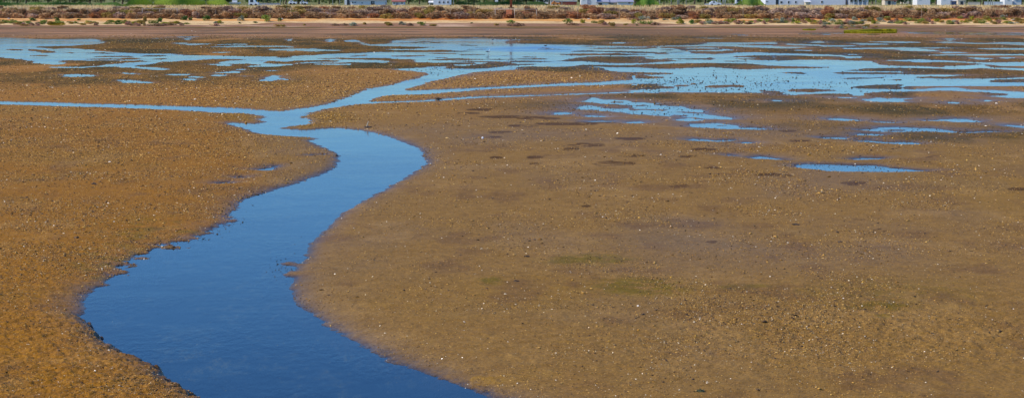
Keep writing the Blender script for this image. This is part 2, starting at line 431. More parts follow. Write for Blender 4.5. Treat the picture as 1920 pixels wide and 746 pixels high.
tile(1020, 150, """
W530,305,310,620,280,312,650,250,315,700,248,318,800,275,335,1150,285,350,1250,310,365,1600,330,340
L900,318,322,1000,305,320,1130,310,315
W450,405,410,540,358,420,700,362,415,760,390,440,950,405,440,1180,400,468,1250,430,485,1340,380,488,1450,350,490,1790,368,515
L1230,408,412,1400,406,416,1700,420,430
W140,485,490,200,455,490,300,450,485,390,475,482
W580,500,510,700,490,520,850,515,525
W660,580,590,830,570,585,960,575,590
W1180,595,600,1240,588,612,1340,580,610,1400,595,600""")
tile(1280, 230, """
W90,40,50,150,15,65,450,8,80,600,25,98,730,40,95,800,80,98,950,65,105,1080,75,108,1230,100,108
L450,40,45,620,43,52
W80,245,250,160,225,260,300,235,268,480,250,278,580,240,265,720,238,252
W820,285,292,900,275,300,960,280,296
W630,460,470,680,450,480,720,462,472
W930,495,505,1100,470,520,1300,500,530,1460,525,535""")
tile(1500, 220, """
W380,20,28,450,10,42,600,22,50,780,38,50
W960,55,62,1080,58,75,1215,70,78
W700,158,162,900,150,180,1050,125,190,1200,122,195,1450,135,190,1628,135,185
L1060,160,168,1250,158,172,1400,165,172
W690,232,238,780,203,235,950,210,242,1060,220,230
W250,255,262,370,255,280,500,252,285,570,262,282
W730,275,282,920,280,288
W720,300,306,800,297,318,1000,305,330,1130,320,345,1380,312,355,1540,335,348
W680,535,550,780,520,550,900,512,545,1050,518,525
W-60,610,640,0,600,655,150,585,670,400,595,695,700,612,700,900,605,700,1150,640,705,1400,665,695,1628,680,688""", 6.783)
tile(1700, 200, """
W0,290,320,300,300,355,550,320,372,750,350,370,1000,350,375,1200,338,355,1400,350,358
W600,322,326,900,335,340
W1290,255,275,1400,250,285,1800,270,330""")
tile(400, 220, """
W222,282,284,300,272,290,335,262,272
W130,326,330,160,320,330
W32,352,358,80,348,356
W530,205,208,600,200,206""", 2.869)
tile(1700, 57, """
W0,3,6,60,3,8,130,4,9,220,5,10""", 1.0)

# ------------------------------------------------------------------ terrain sheet
v_far = np.arange(53.0, 190, .55); v_mid = np.arange(190, 330, .85); v_near = np.arange(330, 800.1, 1.0)
ys_flat = yw_of_v(np.concatenate([v_far, v_mid, v_near]))[::-1]
ys = np.concatenate([[9, 12, 15, 18, 20.5], ys_flat[ys_flat > 21.5], np.arange(276.6, 318, .42), np.arange(319, 420, 8.), [440, 480, 540, 620, 700, 800, 1000, 1500, 2500, 4500, 8000]])
ys = np.unique(np.round(ys, 4))
us = np.concatenate([np.arange(-7000, -300, 260.), np.arange(-300, -30, 15.), np.arange(-30, 1950, 1.5), np.arange(1950, 2250, 15.), np.arange(2250, 9000, 260.)])
Y = np.repeat(ys[:, None], len(us), 1); U = np.repeat(us[None, :], len(ys), 0)
DEP = depth_of(Y); X = (U - UC) * DEP / F; V = v_of(Y, 0.0)
FF = np.full(X.shape, -3.0); ALG = np.zeros(X.shape)
PAD = 3.0
OPS.sort(key=lambda q: {'W': 0, 'L': 1, 'V': 2}[q[0]])
for kind, P_ in OPS:
    x0, y0 = P_.min(0) - PAD; x1, y1 = P_.max(0) + PAD
    i0, i1 = np.searchsorted(ys, [y0, y1])
    if i1 <= i0: continue
    yy = ys[i0:i1]; dd = depth_of(yy)
    ua = min((x0*F/dd).min(), (x0*F/dd).max()) + UC; ub = max((x1*F/dd).min(), (x1*F/dd).max()) + UC
    j0, j1 = np.searchsorted(us, [ua, ub])
    if j1 <= j0: continue
    px = X[i0:i1, j0:j1]; py = Y[i0:i1, j0:j1]
    d2 = np.full(px.shape, 1e9); ins = np.zeros(px.shape, bool)
    n = len(P_)
    for k in range(n):
        ax, ay = P_[k]; bx, by = P_[(k+1) % n]
        ex, ey = bx-ax, by-ay; L2 = ex*ex+ey*ey
        if L2 < 1e-9: continue
        tt = np.clip(((px-ax)*ex + (py-ay)*ey)/L2, 0, 1)
        qx = px-ax-tt*ex; qy = py-ay-tt*ey
        np.minimum(d2, qx*qx+qy*qy, out=d2)
        if ay != by:
            cnd = (ay > py) != (by > py)
            ins ^= cnd & (px < (bx-ax)*(py-ay)/(by-ay)+ax)
    sd = np.sqrt(d2); sd = np.where(ins, sd, -sd)
    cur = FF[i0:i1, j0:j1]
    if kind != 'L': FF[i0:i1, j0:j1] = np.maximum(cur, np.clip(sd, -3, 3))
    else:
        FF[i0:i1, j0:j1] = np.minimum(cur, np.clip(-sd, -3, 3))
        if P_[:, 1].mean() > 95: ALG[i0:i1, j0:j1] = np.maximum(ALG[i0:i1, j0:j1], ss(-.9, .1, sd))
near = 1 - ss(55, 95, Y); far = ss(90, 140, Y)
rag = np.exp(-(((U-300)/190)**2 + ((V-470)/75)**2)) + .3*np.exp(-(((U-545)/40)**2 + ((V-500)/30)**2))
FN = FF + near*(.05+.12*ss(30,60,Y))*fbm(X*3.2, Y*3.2, 3, 4) + near*rag*.65*fbm(X*4.6, Y*2.6, 5, 5) + near*(U > 540)*ss(560, 620, V)*.13*fbm(X*7, Y*5, 8, 4) + near*(1-ss(380,430,U))*ss(575,610,V)*.16*fbm(X*5, Y*5, 7, 4) \
        + (1-near)*(1-far)*(.26*fbm(X*1.6, Y*1.2, 9, 5) + .30*fbm(X*5, Y*1.6, 10, 3)) + far*(.5*fbm(X*.8, Y*.25, 11, 5) + .35*fbm(X*3, Y*.45, 12, 3))
lag = np.exp(-(((U-1330)/190)**2 + ((V-166)/11)**2)) + .8*np.exp(-(((U-1830)/120)**2 + ((V-232)/14)**2)) + .6*np.exp(-(((U-1180)/160)**2+((V-160)/9)**2))
FN = FN - lag*np.clip(fbm(X*1.1, Y*.55, 21, 2)*1.1 + .1, -.2, 1.2)*.9*(np.abs(FF) < 2.9)
FN = np.where(FF <= -2.99, FN.clip(-9, -.6), FN)
# shallow films of standing water near the far shore, where the flats are almost level
flt = ss(58, 66, V)*(1-ss(140, 165, V))
film = fbm(X*.11, Y*.05, 31, 4) - .52 + .1*ss(1200, 1900, U)
FN = np.where((film > 0) & (flt > .5) & (FF < -1.), np.minimum(film*3, .2), FN)
D_ = np.clip(-FN, 0, 9)
hm = .10*near + .03*(1-near)*(1-far) + .014*far; wdt = .55*near + .5*(1-near)
cut = (1-ss(380, 430, U))*ss(575, 610, V); cutr = np.exp(-(((U-660)/110)**2+((V-400)/55)**2))
hm = hm*(1-.55*np.clip(rag, 0, 1)*near) + .07*cut + .03*cutr; wdt = wdt*(1-.8*cut)*(1-.65*cutr)
Z = np.where(FN > 0, -np.minimum(FN*.35, .18), hm*(1-np.exp(-D_/wdt)))
gate = 1-np.exp(-D_/.35)
leftm = 1-ss(420, 560, U - (V-300)*0.15)
rough_amp = near*(.014 + .024*leftm*ss(330, 600, V) + .026*np.exp(-(((U-1650)/420)**2+((V-640)/60)**2)) + .02*cut*np.exp(-D_/.35)*4.5)
Z = Z + gate*(rough_amp*fbm(X*9, Y*9, 41, 4) + near*.03*fbm(X*.5, Y*.5, 43, 3)) * (FN <= 0)
Z = Z + (1-near)*gate*np.where(FN <= 0, 1, 0)*(.008*np.abs(fbm(X*2., Y*1., 44, 3)) + .004)
# beach, dyke and the land behind it
shore = 276.8 + 1.2*fbm(X*.03, X*0, 51, 3)
bch = np.interp(Y - shore, [0, 1.5, 6, 13.5, 15, 22.5, 29, 36, 44], [0.0, .10, .42, 1.12, 1.25, 2.25, 2.62, 2.5, .9])
rise = np.where(Y > shore, bch + .06*fbm(X*.6, Y*.6, 53, 3)*ss(0, 4, Y-shore), 0)
Z = np.where(Y > shore, rise + .02, Z)
Z = np.where(Y > 900, .9, Z)
Z = np.where((np.abs(U-UC) > 4500) & (Y < shore), np.maximum(Z, .02), Z)
# colour of the ground (linear albedo)
def L(r, g, b_): 
    f = lambda c: (c/255/12.92 if c/255 <= .04045 else ((c/255+.055)/1.055)**2.4)
    return np.array([f(r), f(g), f(b_)])
shp = X.shape
def mixc(a, c, m): m = np.clip(m, 0, 1)[..., None]; return a*(1-m) + c*m
COL = np.broadcast_to(L(138, 102, 46), shp+(3,)).copy()
COL = mixc(COL, L(148, 98, 18), leftm*.9*(1-ss(0, .6, 1-leftm)*.3))
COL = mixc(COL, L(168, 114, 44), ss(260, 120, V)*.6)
big = fbm(X*.25, Y*.12, 61, 4)
COL = mixc(COL, L(140, 103, 36), ss(.0, .5, big)*.5)
COL = mixc(COL, L(128, 98, 54), ss(.1, .6, fbm(X*.35, Y*.2, 63, 4))*.5*(1-leftm)*near)
wet = np.exp(-np.clip(D_, 0, 5)/(.30+1.2*(1-near)*ss(700, 1000, U)))*ss(-.1, 1, near+.7)
wet = np.maximum(wet, .30*ss(-.1, .6, fbm(X*.22, Y*.13, 65, 4))*(1-leftm)*ss(200, 260, V)*(1-ss(470, 560, V)))
wet = np.maximum(wet, .35*(1-ss(62, 80, V)))
COL = mixc(COL, L(96, 76, 46), wet*.8)
# algae mats
am = ss(-.12, .16, fbm(X*.16, Y*.06, 71, 5) + .30)*(1-ss(126, 156, V + 25*ss(430, 700, U)*(1-ss(950, 1100, U))))*ss(60, 70, V)
am = np.maximum(am, .55*ss(.0, .3, fbm(X*.1, Y*.12, 72, 4))*ss(53, 55, V)*(1-ss(70, 76, V)))
am = np.maximum(am, ALG*(1-ss(185, 200, V)))
def blob(u, v, ru, rv): return np.exp(-((((U-u)/ru)**2 + ((V-v)/rv)**2)**1.5))
am2 = np.maximum(blob(1720, 207, 330, 13), np.maximum(blob(1420, 195, 160, 14)*.8, blob(1300, 182, 200, 6)))
am2 = np.maximum.reduce([am2, blob(1800, 256, 200, 16)*.8, blob(1500, 240, 150, 10)*.5, blob(1150, 200, 260, 12)*.5, blob(200, 150, 420, 14)*.7])
am = np.maximum(am, am2*ss(-.5, .15, fbm(X*.7, Y*.3, 73, 4)+.2))
am = am*(.75+.25*ss(-.3, .3, fbm(X*2.5, Y*.9, 78, 4)))
AMG = am
COL = mixc(COL, L(108, 76, 0), am)
COL = mixc(COL, L(62, 54, 2), am*ss(-.25, .25, fbm(X*.3, Y*.1, 75, 4))*.9)
am3 = np.maximum.reduce([blob(608,223,50,15), blob(560,240,45,5), blob(455,222,42,9), blob(560,261,45,3), blob(480,208,60,3)])
COL = mixc(COL, L(134, 98, 14), am3*ss(-.5, .0, fbm(X*3, Y*2, 74, 3)+.3)*.85)
COL = mixc(COL, L(178, 126, 72), ss(-.2, .25, fbm(X*.06, Y*.16, 62, 4))*(1-ss(66, 76, V))*.85)
COL = mixc(COL, L(116, 80, 24), ss(-.05, .4, fbm(X*.05+9, Y*.22, 64, 4))*(1-ss(66, 76, V))*.7)
# small brown weed patches and two green ones on the right-hand mud
spots = [(1152,314,38,5),(1185,297,24,3),(930,301,13,2.5),(1003,301,15,3),(1005,314,12,3),(1100,278,34,4),(1072,285,16,3),(1275,357,20,3.5),(1450,335,36,4),(905,208,30,2.5),(940,253,24,2.5),(980,240,30,2.5),(925,262,16,2),(1600,350,24,4),(1655,440,18,3.5),(1100,395,10,2),(960,222,60,2.5),(1180,265,30,2.5),(1478,250,16,2.5),(1290,300,18,2),(1340,320,20,2.5),(1335,462,12,3),(1120,232,40,2.5),(880,215,24,2),(1010,225,40,2.5),(1060,236,60,3),(1500,268,22,2.5),(1910,362,20,3),(1750,300,14,3),(1320,285,24,2)]
sp_ = np.zeros(shp)
for q in spots: sp_ = np.maximum(sp_, blob(*q))
sp_ *= ss(-.35, .1, fbm(X*2.6, Y*2.0, 77, 4)+.12)*1.15
COL = mixc(COL, L(84, 54, 6), ss(.28, .45, sp_)*.95)
gr = np.maximum.reduce([blob(1100,496,85,9), blob(1205,548,95,15), blob(1395,549,55,6), blob(920,537,20,7), blob(1650,585,70,9)*.8, blob(1657,602,14,4), blob(1650,560,200,30)*.35])
gr3 = blob(860, 722, 110, 22)*ss(-.1, .3, fbm(X*5, Y*4, 83, 4))*(FF < .1)
COL = mixc(COL, L(150, 108, 14), gr3*.8)
gr2 = np.maximum(blob(230, 500, 90, 40)*.9, blob(300, 440, 120, 30)*.6) * ss(-.1, .4, fbm(X*2.5, Y*2.5, 79, 3))
COL = mixc(COL, L(108, 88, 8), .85*np.clip(gr*1.4, 0, 1)*ss(-.35, .25, fbm(X*7, Y*6, 81, 4)+.25*gr)*.95)
COL = mixc(COL, L(112, 92, 14), gr2)
COL = mixc(COL, L(110, 78, 42), ss(.1, .5, fbm(X*1.1, Y*.6, 98, 5))*.55*near)
COL = mixc(COL, L(166, 128, 72), ss(.15, .55, fbm(X*.8+3, Y*.5, 99, 5))*.28*(1-am)*(Y < shore))
COL = mixc(COL, L(58, 48, 40), np.exp(-D_/.10)*near*.9)
# shore, sand and dyke soils
e = Y - shore + .5*fbm(X*.15, Y*.3, 85, 3)
COL = mixc(COL, L(150, 110, 78), ss(-.3, .6, e))
COL = mixc(COL, L(112, 88, 14), ss(-1.6, -.6, e)*(1-ss(1.2, 2.0, e))*ss(-.4, .1, fbm(X*.2, Y*.2, 84, 3)+.2))
xs_ = fbm(X*.05, X*0+3, 87, 3)
COL = mixc(COL, L(214, 176, 140), ss(.15, .5, fbm(X*.12+4, Y*.5, 86, 3))*ss(1, 2.5, e)*.7)
sth = 3.4 + 3.2*ss(440, 530, U)*(1-ss(1240, 1330, U)) + xs_*1.5
COL = mixc(COL, L(226, 190, 132), ss(sth, sth+1.2, e))
COL = mixc(COL, L(170, 128, 84), ss(.05, .4, fbm(X*.6, Y*1.5, 88, 4))*ss(sth, sth+1, e)*.6)
COL = mixc(COL, L(222, 158, 84), ss(8.5, 10, e)*(.3+.7*ss(-.2, .35, fbm(X*.12, Y*.9, 89, 4))))
COL = mixc(COL, L(200, 112, 40), ss(.08, .36, fbm(X*.09+9, Y*.7, 91, 3))*ss(8.5, 10, e)*(1-ss(13.4, 14.2, e))*.9)
COL = mixc(COL, L(120, 78, 50), ss(13.4, 14.2, e))
COL = mixc(COL, L(190, 160, 105), ss(24, 27, e))
COL = mixc(COL, L(120, 118, 60), ss(340, 380, Y))
dp = np.clip(FN, 0, 3)                 # underwater bed: mottled silt and weed; slate tone inward paints light lost with depth
bedm = .5*fbm(X*1.3, Y*.7, 95, 5) + .7*fbm(X*6, Y*3.2, 96, 4); bed = mixc(np.broadcast_to(L(40, 52, 60), shp+(3,)).copy(), L(120, 112, 78), ss(-.05, .45, bedm))
bed = mixc(bed, L(18, 34, 40), ss(.0, .3, fbm(X*4.1+5, Y*2.1, 97, 4)))
COL = np.where((FN > 0)[..., None], mixc(COL, bed, ss(.0, .45, dp)), COL)
grain = near*(.25 + .55*leftm*(1-wet) + .35*np.exp(-(((U-1650)/420)**2+((V-640)/60)**2))) + (1-near)*.25
grain = np.clip(grain, 0, 1)*(Y < shore) + .3*(Y >= shore)
wet = np.where(Y > shore + 1, .05, np.clip(wet, 0, 1))
Vt = np.stack([X, Y, Z], -1).reshape(-1, 3)
nr_, nc_ = shp
idx = np.arange(nr_*nc_).reshape(nr_, nc_)
Fq = np.stack([idx[:-1, :-1], idx[:-1, 1:], idx[1:, 1:], idx[1:, :-1]], -1).reshape(-1, 4)
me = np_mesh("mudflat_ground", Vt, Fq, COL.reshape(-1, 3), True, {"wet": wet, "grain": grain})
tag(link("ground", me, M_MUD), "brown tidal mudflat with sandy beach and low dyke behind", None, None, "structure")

wm = MB(); ww = [(-2000, 5), (2000, 5), (2000, 281), (-2000, 281)]
wm.add([(x, y, 0.0) for x, y in ww], [(0, 1, 2, 3)])
tag(wm.build("water", M_WATER), "shallow blue creek and pools reflecting the sky", None, None, "structure")

def zg(x, y):
    """ground height at a world point (bilinear in the sheet)"""
    x = np.atleast_1d(np.asarray(x, float)); y = np.atleast_1d(np.asarray(y, float))
    i = np.clip(np.searchsorted(ys, y)-1, 0, nr_-2); u = x*F/depth_of(y) + UC
    j = np.clip(np.searchsorted(us, u)-1, 0, nc_-2)
    fy = np.clip((y-ys[i])/(ys[i+1]-ys[i]), 0, 1); fu = np.clip((u-us[j])/(us[j+1]-us[j]), 0, 1)
    return (Z[i, j]*(1-fu)+Z[i, j+1]*fu)*(1-fy) + (Z[i+1, j]*(1-fu)+Z[i+1, j+1]*fu)*fy
def fg(x, y):
    i = np.clip(np.searchsorted(ys, y), 0, nr_-1); u = x*F/depth_of(y) + UC
    j = np.clip(np.searchsorted(us, u), 0, nc_-1); return FN[i, j]

# ------------------------------------------------------------------ litter on the mud (uncountable: one object each)
def scatter(name, label, N, dens, size, cols, flat=.5, lift=.25, vr=(54, 775), allow_water=False, kind='clod', seed=1):
    r = np.random.default_rng(seed)
    M_ = N*(60 if name == "bank_crumbs" else 6); u = r.uniform(-25, 1945, M_); v = r.uniform(vr[0], vr[1], M_)
    keep = r.uniform(0, 1, M_) < dens(u, v); u, v = u[keep][:N], v[keep][:N]
    x, y = ground(u, v); f = fg(x, y)
    k = (f < -.02) if not allow_water else (f > .0)
    u, v, x, y = u[k], v[k], x[k], y[k]; n = len(x)
    z = zg(x, y) if not allow_water else np.zeros(n)
    s = size(r, n, y)
    if kind == 'clod':
        T = np.array([(1,0,0),(.3,.9,.1),(-.8,.6,0),(-.9,-.5,.05),(.2,-1,0),(.1,.1,.8),(-.2,0,-.6)], float)
        TF = np.array([(0,1,5),(1,2,5),(2,3,5),(3,4,5),(4,0,5),(1,0,6),(2,1,6),(3,2,6),(4,3,6),(0,4,6)])
    else:
        a = np.arange(6)*math.pi/3
        T = np.concatenate([np.stack([np.cos(a), np.sin(a)*.8, a*0], 1), np.stack([np.cos(a)*.6-.1, np.sin(a)*.5, a*0+.4], 1), [(-.15, 0, .52)]])
        TF = np.array([(i, (i+1) % 6, 6+(i+1) % 6) for i in range(6)] + [(i, 6+(i+1) % 6, 6+i) for i in range(6)] + [(6+i, 6+(i+1) % 6, 12) for i in range(6)])
    nv = len(T)
    P3 = T[None] * (1 + r.uniform(-.25, .25, (n, nv, 3)))
    P3[..., 2] *= flat
    ang = r.uniform(0, 2*math.pi, n); tl = r.normal(0, .35, n)
    ca, sa = np.cos(ang)[:, None], np.sin(ang)[:, None]; ct, st = np.cos(tl)[:, None], np.sin(tl)[:, None]
    yy_ = P3[..., 1]*ct - P3[..., 2]*st; zz_ = P3[..., 1]*st + P3[..., 2]*ct
    xx_ = P3[..., 0]*ca - yy_*sa; yy_ = P3[..., 0]*sa + yy_*ca
    Pw = np.stack([xx_*s[:, None] + x[:, None], yy_*s[:, None] + y[:, None], zz_*s[:, None] + z[:, None] + (s*lift)[:, None]], -1)
    ci = r.integers(0, len(cols), n); cc = np.array([L(*c) for c in cols])[ci] * r.uniform(.75, 1.25, (n, 1))
    Fm = (TF[None] + (np.arange(n)*nv)[:, None, None]).reshape(-1, 3)
    me = np_mesh(name, Pw.reshape(-1, 3), Fm, np.repeat(cc, nv, 0))
    tag(link(name, me, M_BIT), label, None, None, "stuff")
lefty = lambda u, v: 1 - ss(420, 560, u - (v-300)*.15)
def d_clod(u, v):
    x, y = ground(u, v)
    return np.clip((.22 + .75*lefty(u, v) + 1.6*np.exp(-(((u-1560)/460)**2+((v-625)/48)**2)) + 1.4*np.exp(-((np.abs(v-(346+.62*(720-u)))/9)**2))*(u > 565)*(u < 800) + .5*np.exp(-(((u-1500)/380)**2+((v-460)/120)**2)) + .35*np.exp(-(((u-1450)/300)**2+((v-330)/60)**2)) + 1.2*np.exp(-(((u-560)/230)**2+((v-172)/34)**2)) + 1.0*np.exp(-(((u-960)/200)**2+((v-150)/14)**2)) + .9*np.exp(-(((u-605)/60)**2+((v-225)/14)**2)) + .1*(v < 300))
        * (.12+1.1*ss(-.2, .4, fbm(x*.7, y*.45, 101, 4))) * (1-.9*(v < 66)) , 0, 1)
pxs = lambda y: y / F                       # metres per photograph pixel at that distance
scatter("mud_clods", "small crumbs of dark and ochre mud lying on the flat", 190000, d_clod,
        lambda r, n, y: np.clip(pxs(y)*r.lognormal(-.22, .5, n), .004, .06),
        [(150,104,35),(190,140,56),(176,132,60),(110,76,28),(66,46,22),(206,156,72),(96,68,30)], .5, .12, seed=3)
scatter("shell_litter", "scattered white and yellow broken shells on the mud", 34000, lambda u, v: d_clod(u, v)*.9 + .05,
        lambda r, n, y: np.clip(pxs(y)*r.lognormal(-.55, .45, n), .003, .06),
        [(250,225,180),(235,190,110),(225,170,60),(240,215,170),(225,175,80),(215,160,50),(230,180,80)], .8, .3, kind='shell', seed=5)
def d_speck(u, v):
    return np.clip(np.exp(-(((u-1350)/200)**2+((v-160)/14)**2))*1.3 + .8*np.exp(-(((u-780)/80)**2+((v-134)/8)**2)) + .9*np.exp(-(((u-1640)/170)**2+((v-314)/9)**2)) + .8*np.exp(-(((u-1220)/150)**2+((v-208)/14)**2)) + .8*np.exp(-(((u-1680)/170)**2+((v-250)/14)**2)) + .5*np.exp(-(((u-400)/80)**2+((v-440)/45)**2))*(fg(*ground(u, v)) < .35) + .8*np.exp(-(((u-535)/22)**2+((v-500)/14)**2)), 0, 1)
scatter("white_shells", "larger bleached white and cream shells dotted over the mud", 1100, lambda u, v: d_clod(u, v)*.5 + .12*(u > 600),
        lambda r, n, y: np.clip(pxs(y)*r.lognormal(.12, .35, n), .007, .07), [(255,240,210),(250,228,190),(240,220,180)], .9, .3, kind='shell', seed=15)
def am_at(u, v):
    x, y = ground(u, v); i = np.clip(np.searchsorted(ys, y), 0, nr_-1); j = np.clip(np.searchsorted(us, u), 0, nc_-1); return AMG[i, j], fg(x, y)
def d_tuft(u, v): a_, f_ = am_at(u, v); return np.clip(a_, 0, 1)*(v > 66)*(.5+.5*(f_ > -.6))
scatter("weed_tufts", "short dark olive tufts of weed matting the far flats", 90000, d_tuft,
        lambda r, n, y: np.clip(pxs(y)*r.lognormal(-.6, .45, n), .006, .06), [(76,56,6),(104,76,12),(134,98,22),(54,44,6),(150,108,34)], 1.0, .2, vr=(64, 275), seed=21)
scatter("golden_grit", "golden brown grit covering the mud between the creek arms", 42000,
        lambda u, v: np.clip(1.2*np.exp(-(((u-480)/330)**2+((v-176)/24)**2)) + 1.0*np.exp(-(((u-980)/230)**2+((v-150)/13)**2)) + .9*np.exp(-(((u-605)/60)**2+((v-222)/14)**2)) + .6*np.exp(-(((u-200)/330)**2+((v-270)/50)**2)), 0, 1),
        lambda r, n, y: np.clip(pxs(y)*r.lognormal(-.3, .4, n), .008, .06), [(206,150,60),(176,124,44),(112,76,20),(84,58,14),(224,172,84)], .9, .25, vr=(125, 380), seed=23)
scatter("dark_grit", "dark and golden grit gathered in drifts on the near mud", 26000,
        lambda u, v: np.clip(1.1*np.exp(-(((u-1560)/430)**2+((v-(600+.05*(u-1300)))/34)**2)) + .55*lefty(u, v)*(v > 220) + .5*np.exp(-(((u-1250)/160)**2+((v-520)/60)**2)), 0, 1)*ss(-.25, .3, fbm(*[q*1.3 for q in ground(u, v)], 107, 4)),
        lambda r, n, y: np.clip(pxs(y)*r.lognormal(-.15, .4, n), .004, .05), [(64,44,14),(84,60,18),(52,38,16),(214,164,80),(196,140,50),(74,62,14)], .8, .2, vr=(200, 775), seed=27)
def d_bank(u, v):
    x, y = ground(u, v); f = fg(x, y); e1 = np.exp(-((f+.04)/.05)**2)*(f < 0)*(fbm(x*2.2, y*1.6, 103, 3) > .0)
    return np.clip(e1*((u < 440)*(v > 585) + .35*(u > 625)*(u < 815)*(v > 290)*(v < 410) + .2*(u < 640)*(v > 360)*(v < 585)), 0, 1)
scatter("bank_crumbs", "dark lumps of mud slumped along the creek banks, standing in for undercut shade", 2600, d_bank,
        lambda r, n, y: np.clip(pxs(y)*r.lognormal(.0, .5, n), .01, .06), [(84,62,36),(108,78,42),(60,46,30),(128,92,48)], .8, .2, vr=(285, 775), seed=25)  # mud lumps whose dark tones also paint the shade of the undercut edge
scatter("foam_flecks", "tiny pale flecks of scum drifting on the near creek water", 420, lambda u, v: .1+.9*np.exp(-(((u-480)/250)**2+((v-690)/70)**2)),
        lambda r, n, y: np.clip(pxs(y)*r.lognormal(-.5, .35, n), .003, .02), [(200,205,190),(160,160,140),(120,130,110)], .15, .05, allow_water=True, vr=(400, 775), seed=29)
scatter("algae_specks", "dark specks of algae just breaking the surface of the pools", 19000, d_speck,
        lambda r, n, y: np.clip(pxs(y)*r.lognormal(-.2, .45, n), .008, .07), [(70,62,40),(90,70,44),(50,50,44),(120,88,52)], .6, .3, allow_water=True, seed=9)

exec_far = True
# ------------------------------------------------------------------ plants: meshes made once, copied as objects
def leaf_mesh(name, n, cols, seed, shape='dome', ls=(.05, .11), up=.4, clumps=9, gain=1.0):
    """unit plant (radius 1, height 1) of many small leaf faces in clumps, with twigs"""
    r = np.random.default_rng(seed)
    cc = r.normal(0, .34, (clumps, 3)); cc[:, 2] = r.uniform(.15, .75, clumps)
    cc[:, :2] = cc[:, :2].clip(-.6, .6); cc[0] = (0, 0, .25)
    ci = r.integers(0, clumps, n); rad = r.uniform(.2, .36, clumps); rad[0] = .55
    d = r.normal(0, 1, (n, 3)); d /= np.linalg.norm(d, axis=1)[:, None]
    p = cc[ci] + d*(rad[ci]*r.uniform(.5, 1.0, n)**.5)[:, None]
    p[:, 2] = np.abs(p[:, 2]); p[:, 2] = np.minimum(p[:, 2], 1.05*np.sqrt(np.clip(1.1-(p[:, 0]**2+p[:, 1]**2), .03, 1)))
    s = r.uniform(ls[0], ls[1], n)
    a = r.normal(0, 1, (n, 3)); a[:, 2] = np.abs(a[:, 2])*up + up; a /= np.linalg.norm(a, axis=1)[:, None]
    b_ = np.cross(a, r.normal(0, 1, (n, 3))); b_ /= np.linalg.norm(b_, axis=1)[:, None]
    V0 = p + a*s[:, None]*1.4; V1 = p + b_*s[:, None]*.6; V2 = p - b_*s[:, None]*.6
    Vv = np.stack([V0, V1, V2], 1).reshape(-1, 3); Vv[:, 2] = np.maximum(Vv[:, 2], .0)
    lc = np.array([L(*c) for c in cols])*gain; base = lc[r.integers(0, len(cols), clumps)][ci]
    col = base*.6 + lc[r.integers(0, len(cols), n)]*.4; col *= r.uniform(.7, 1.3, (n, 1))
    return np_mesh(name, Vv, np.arange(3*n).reshape(-1, 3), np.repeat(col, 3, 0))
BROWN = [leaf_mesh("shrub_brown", 1300, [(150,120,84),(124,94,62),(172,142,100),(108,80,52)], 20+i, up=.9, ls=(.05,.12), gain=1.75) for i in range(3)]
PURP = [leaf_mesh("shrub_purple", 1300, [(146,120,100),(122,98,84),(164,138,110),(104,84,66)], 30+i, up=.9, ls=(.05,.12), gain=1.75) for i in range(2)]
RUST = [leaf_mesh("shrub_rust", 1300, [(142,96,60),(118,76,54),(156,112,70)], 40+i, up=.9, ls=(.05,.12), gain=1.75) for i in range(2)]
OLIV = [leaf_mesh("shrub_olive", 1300, [(132,116,50),(108,96,50),(150,122,66)], 50+i, up=.9, ls=(.05,.12), gain=1.75) for i in range(2)]
GREEN = [leaf_mesh("plant_green", 420, [(118,134,52),(92,110,40),(144,150,70),(120,112,62)], 60+i, ls=(.07,.15), gain=1.45) for i in range(3)]
DKGR = [leaf_mesh("plant_dark", 420, [(58,92,34),(44,72,26),(80,108,40)], 70+i, ls=(.07,.15), gain=1.45) for i in range(2)]
YELG = [leaf_mesh("plant_yellow", 420, [(140,142,36),(118,120,30),(158,150,50)], 75+i, ls=(.07,.15), gain=1.45) for i in range(2)]
GREY = [leaf_mesh("plant_grey", 420, [(132,140,112),(110,118,94),(150,150,130)], 80+i, ls=(.07,.15), gain=1.45) for i in range(2)]
PINK = [leaf_mesh("plant_pink", 420, [(150,112,96),(110,74,62),(170,130,112),(120,100,60)], 85+i, ls=(.07,.15), gain=1.45) for i in range(2)]
def plant(name, meshes, x, y, w_, h_, label, cat, group=None, z=None, dep=None):
    me = meshes[random.randrange(len(meshes))]
    if z is None: z = float(zg(x, y)[0])
    o = link(name, me, None, None, (x, y, z - .04*h_)); o.scale = (w_/2, (dep or w_)/2, h_)
    if not me.materials: me.materials.append(M_LEAF)
    o.rotation_euler = (0, 0, random.uniform(0, 6.28)) if dep is None else (0, 0, 0)
    return tag(o, label, cat, group)
SH = {
 'b': (BROWN, "dry brown saltbush in the dense thicket covering the dyke", "brown saltbushes of the dyke thicket"),
 'p': (PURP, "mauve grey leafless saltbush in the thicket on the dyke", "mauve grey saltbushes of the dyke thicket"),
 'r': (RUST, "russet red saltbush in the thicket on the dyke", "russet saltbushes of the dyke thicket"),
 'o': (OLIV, "olive yellow saltbush in the thicket on the dyke", "olive saltbushes of the dyke thicket")}
cnt = 0
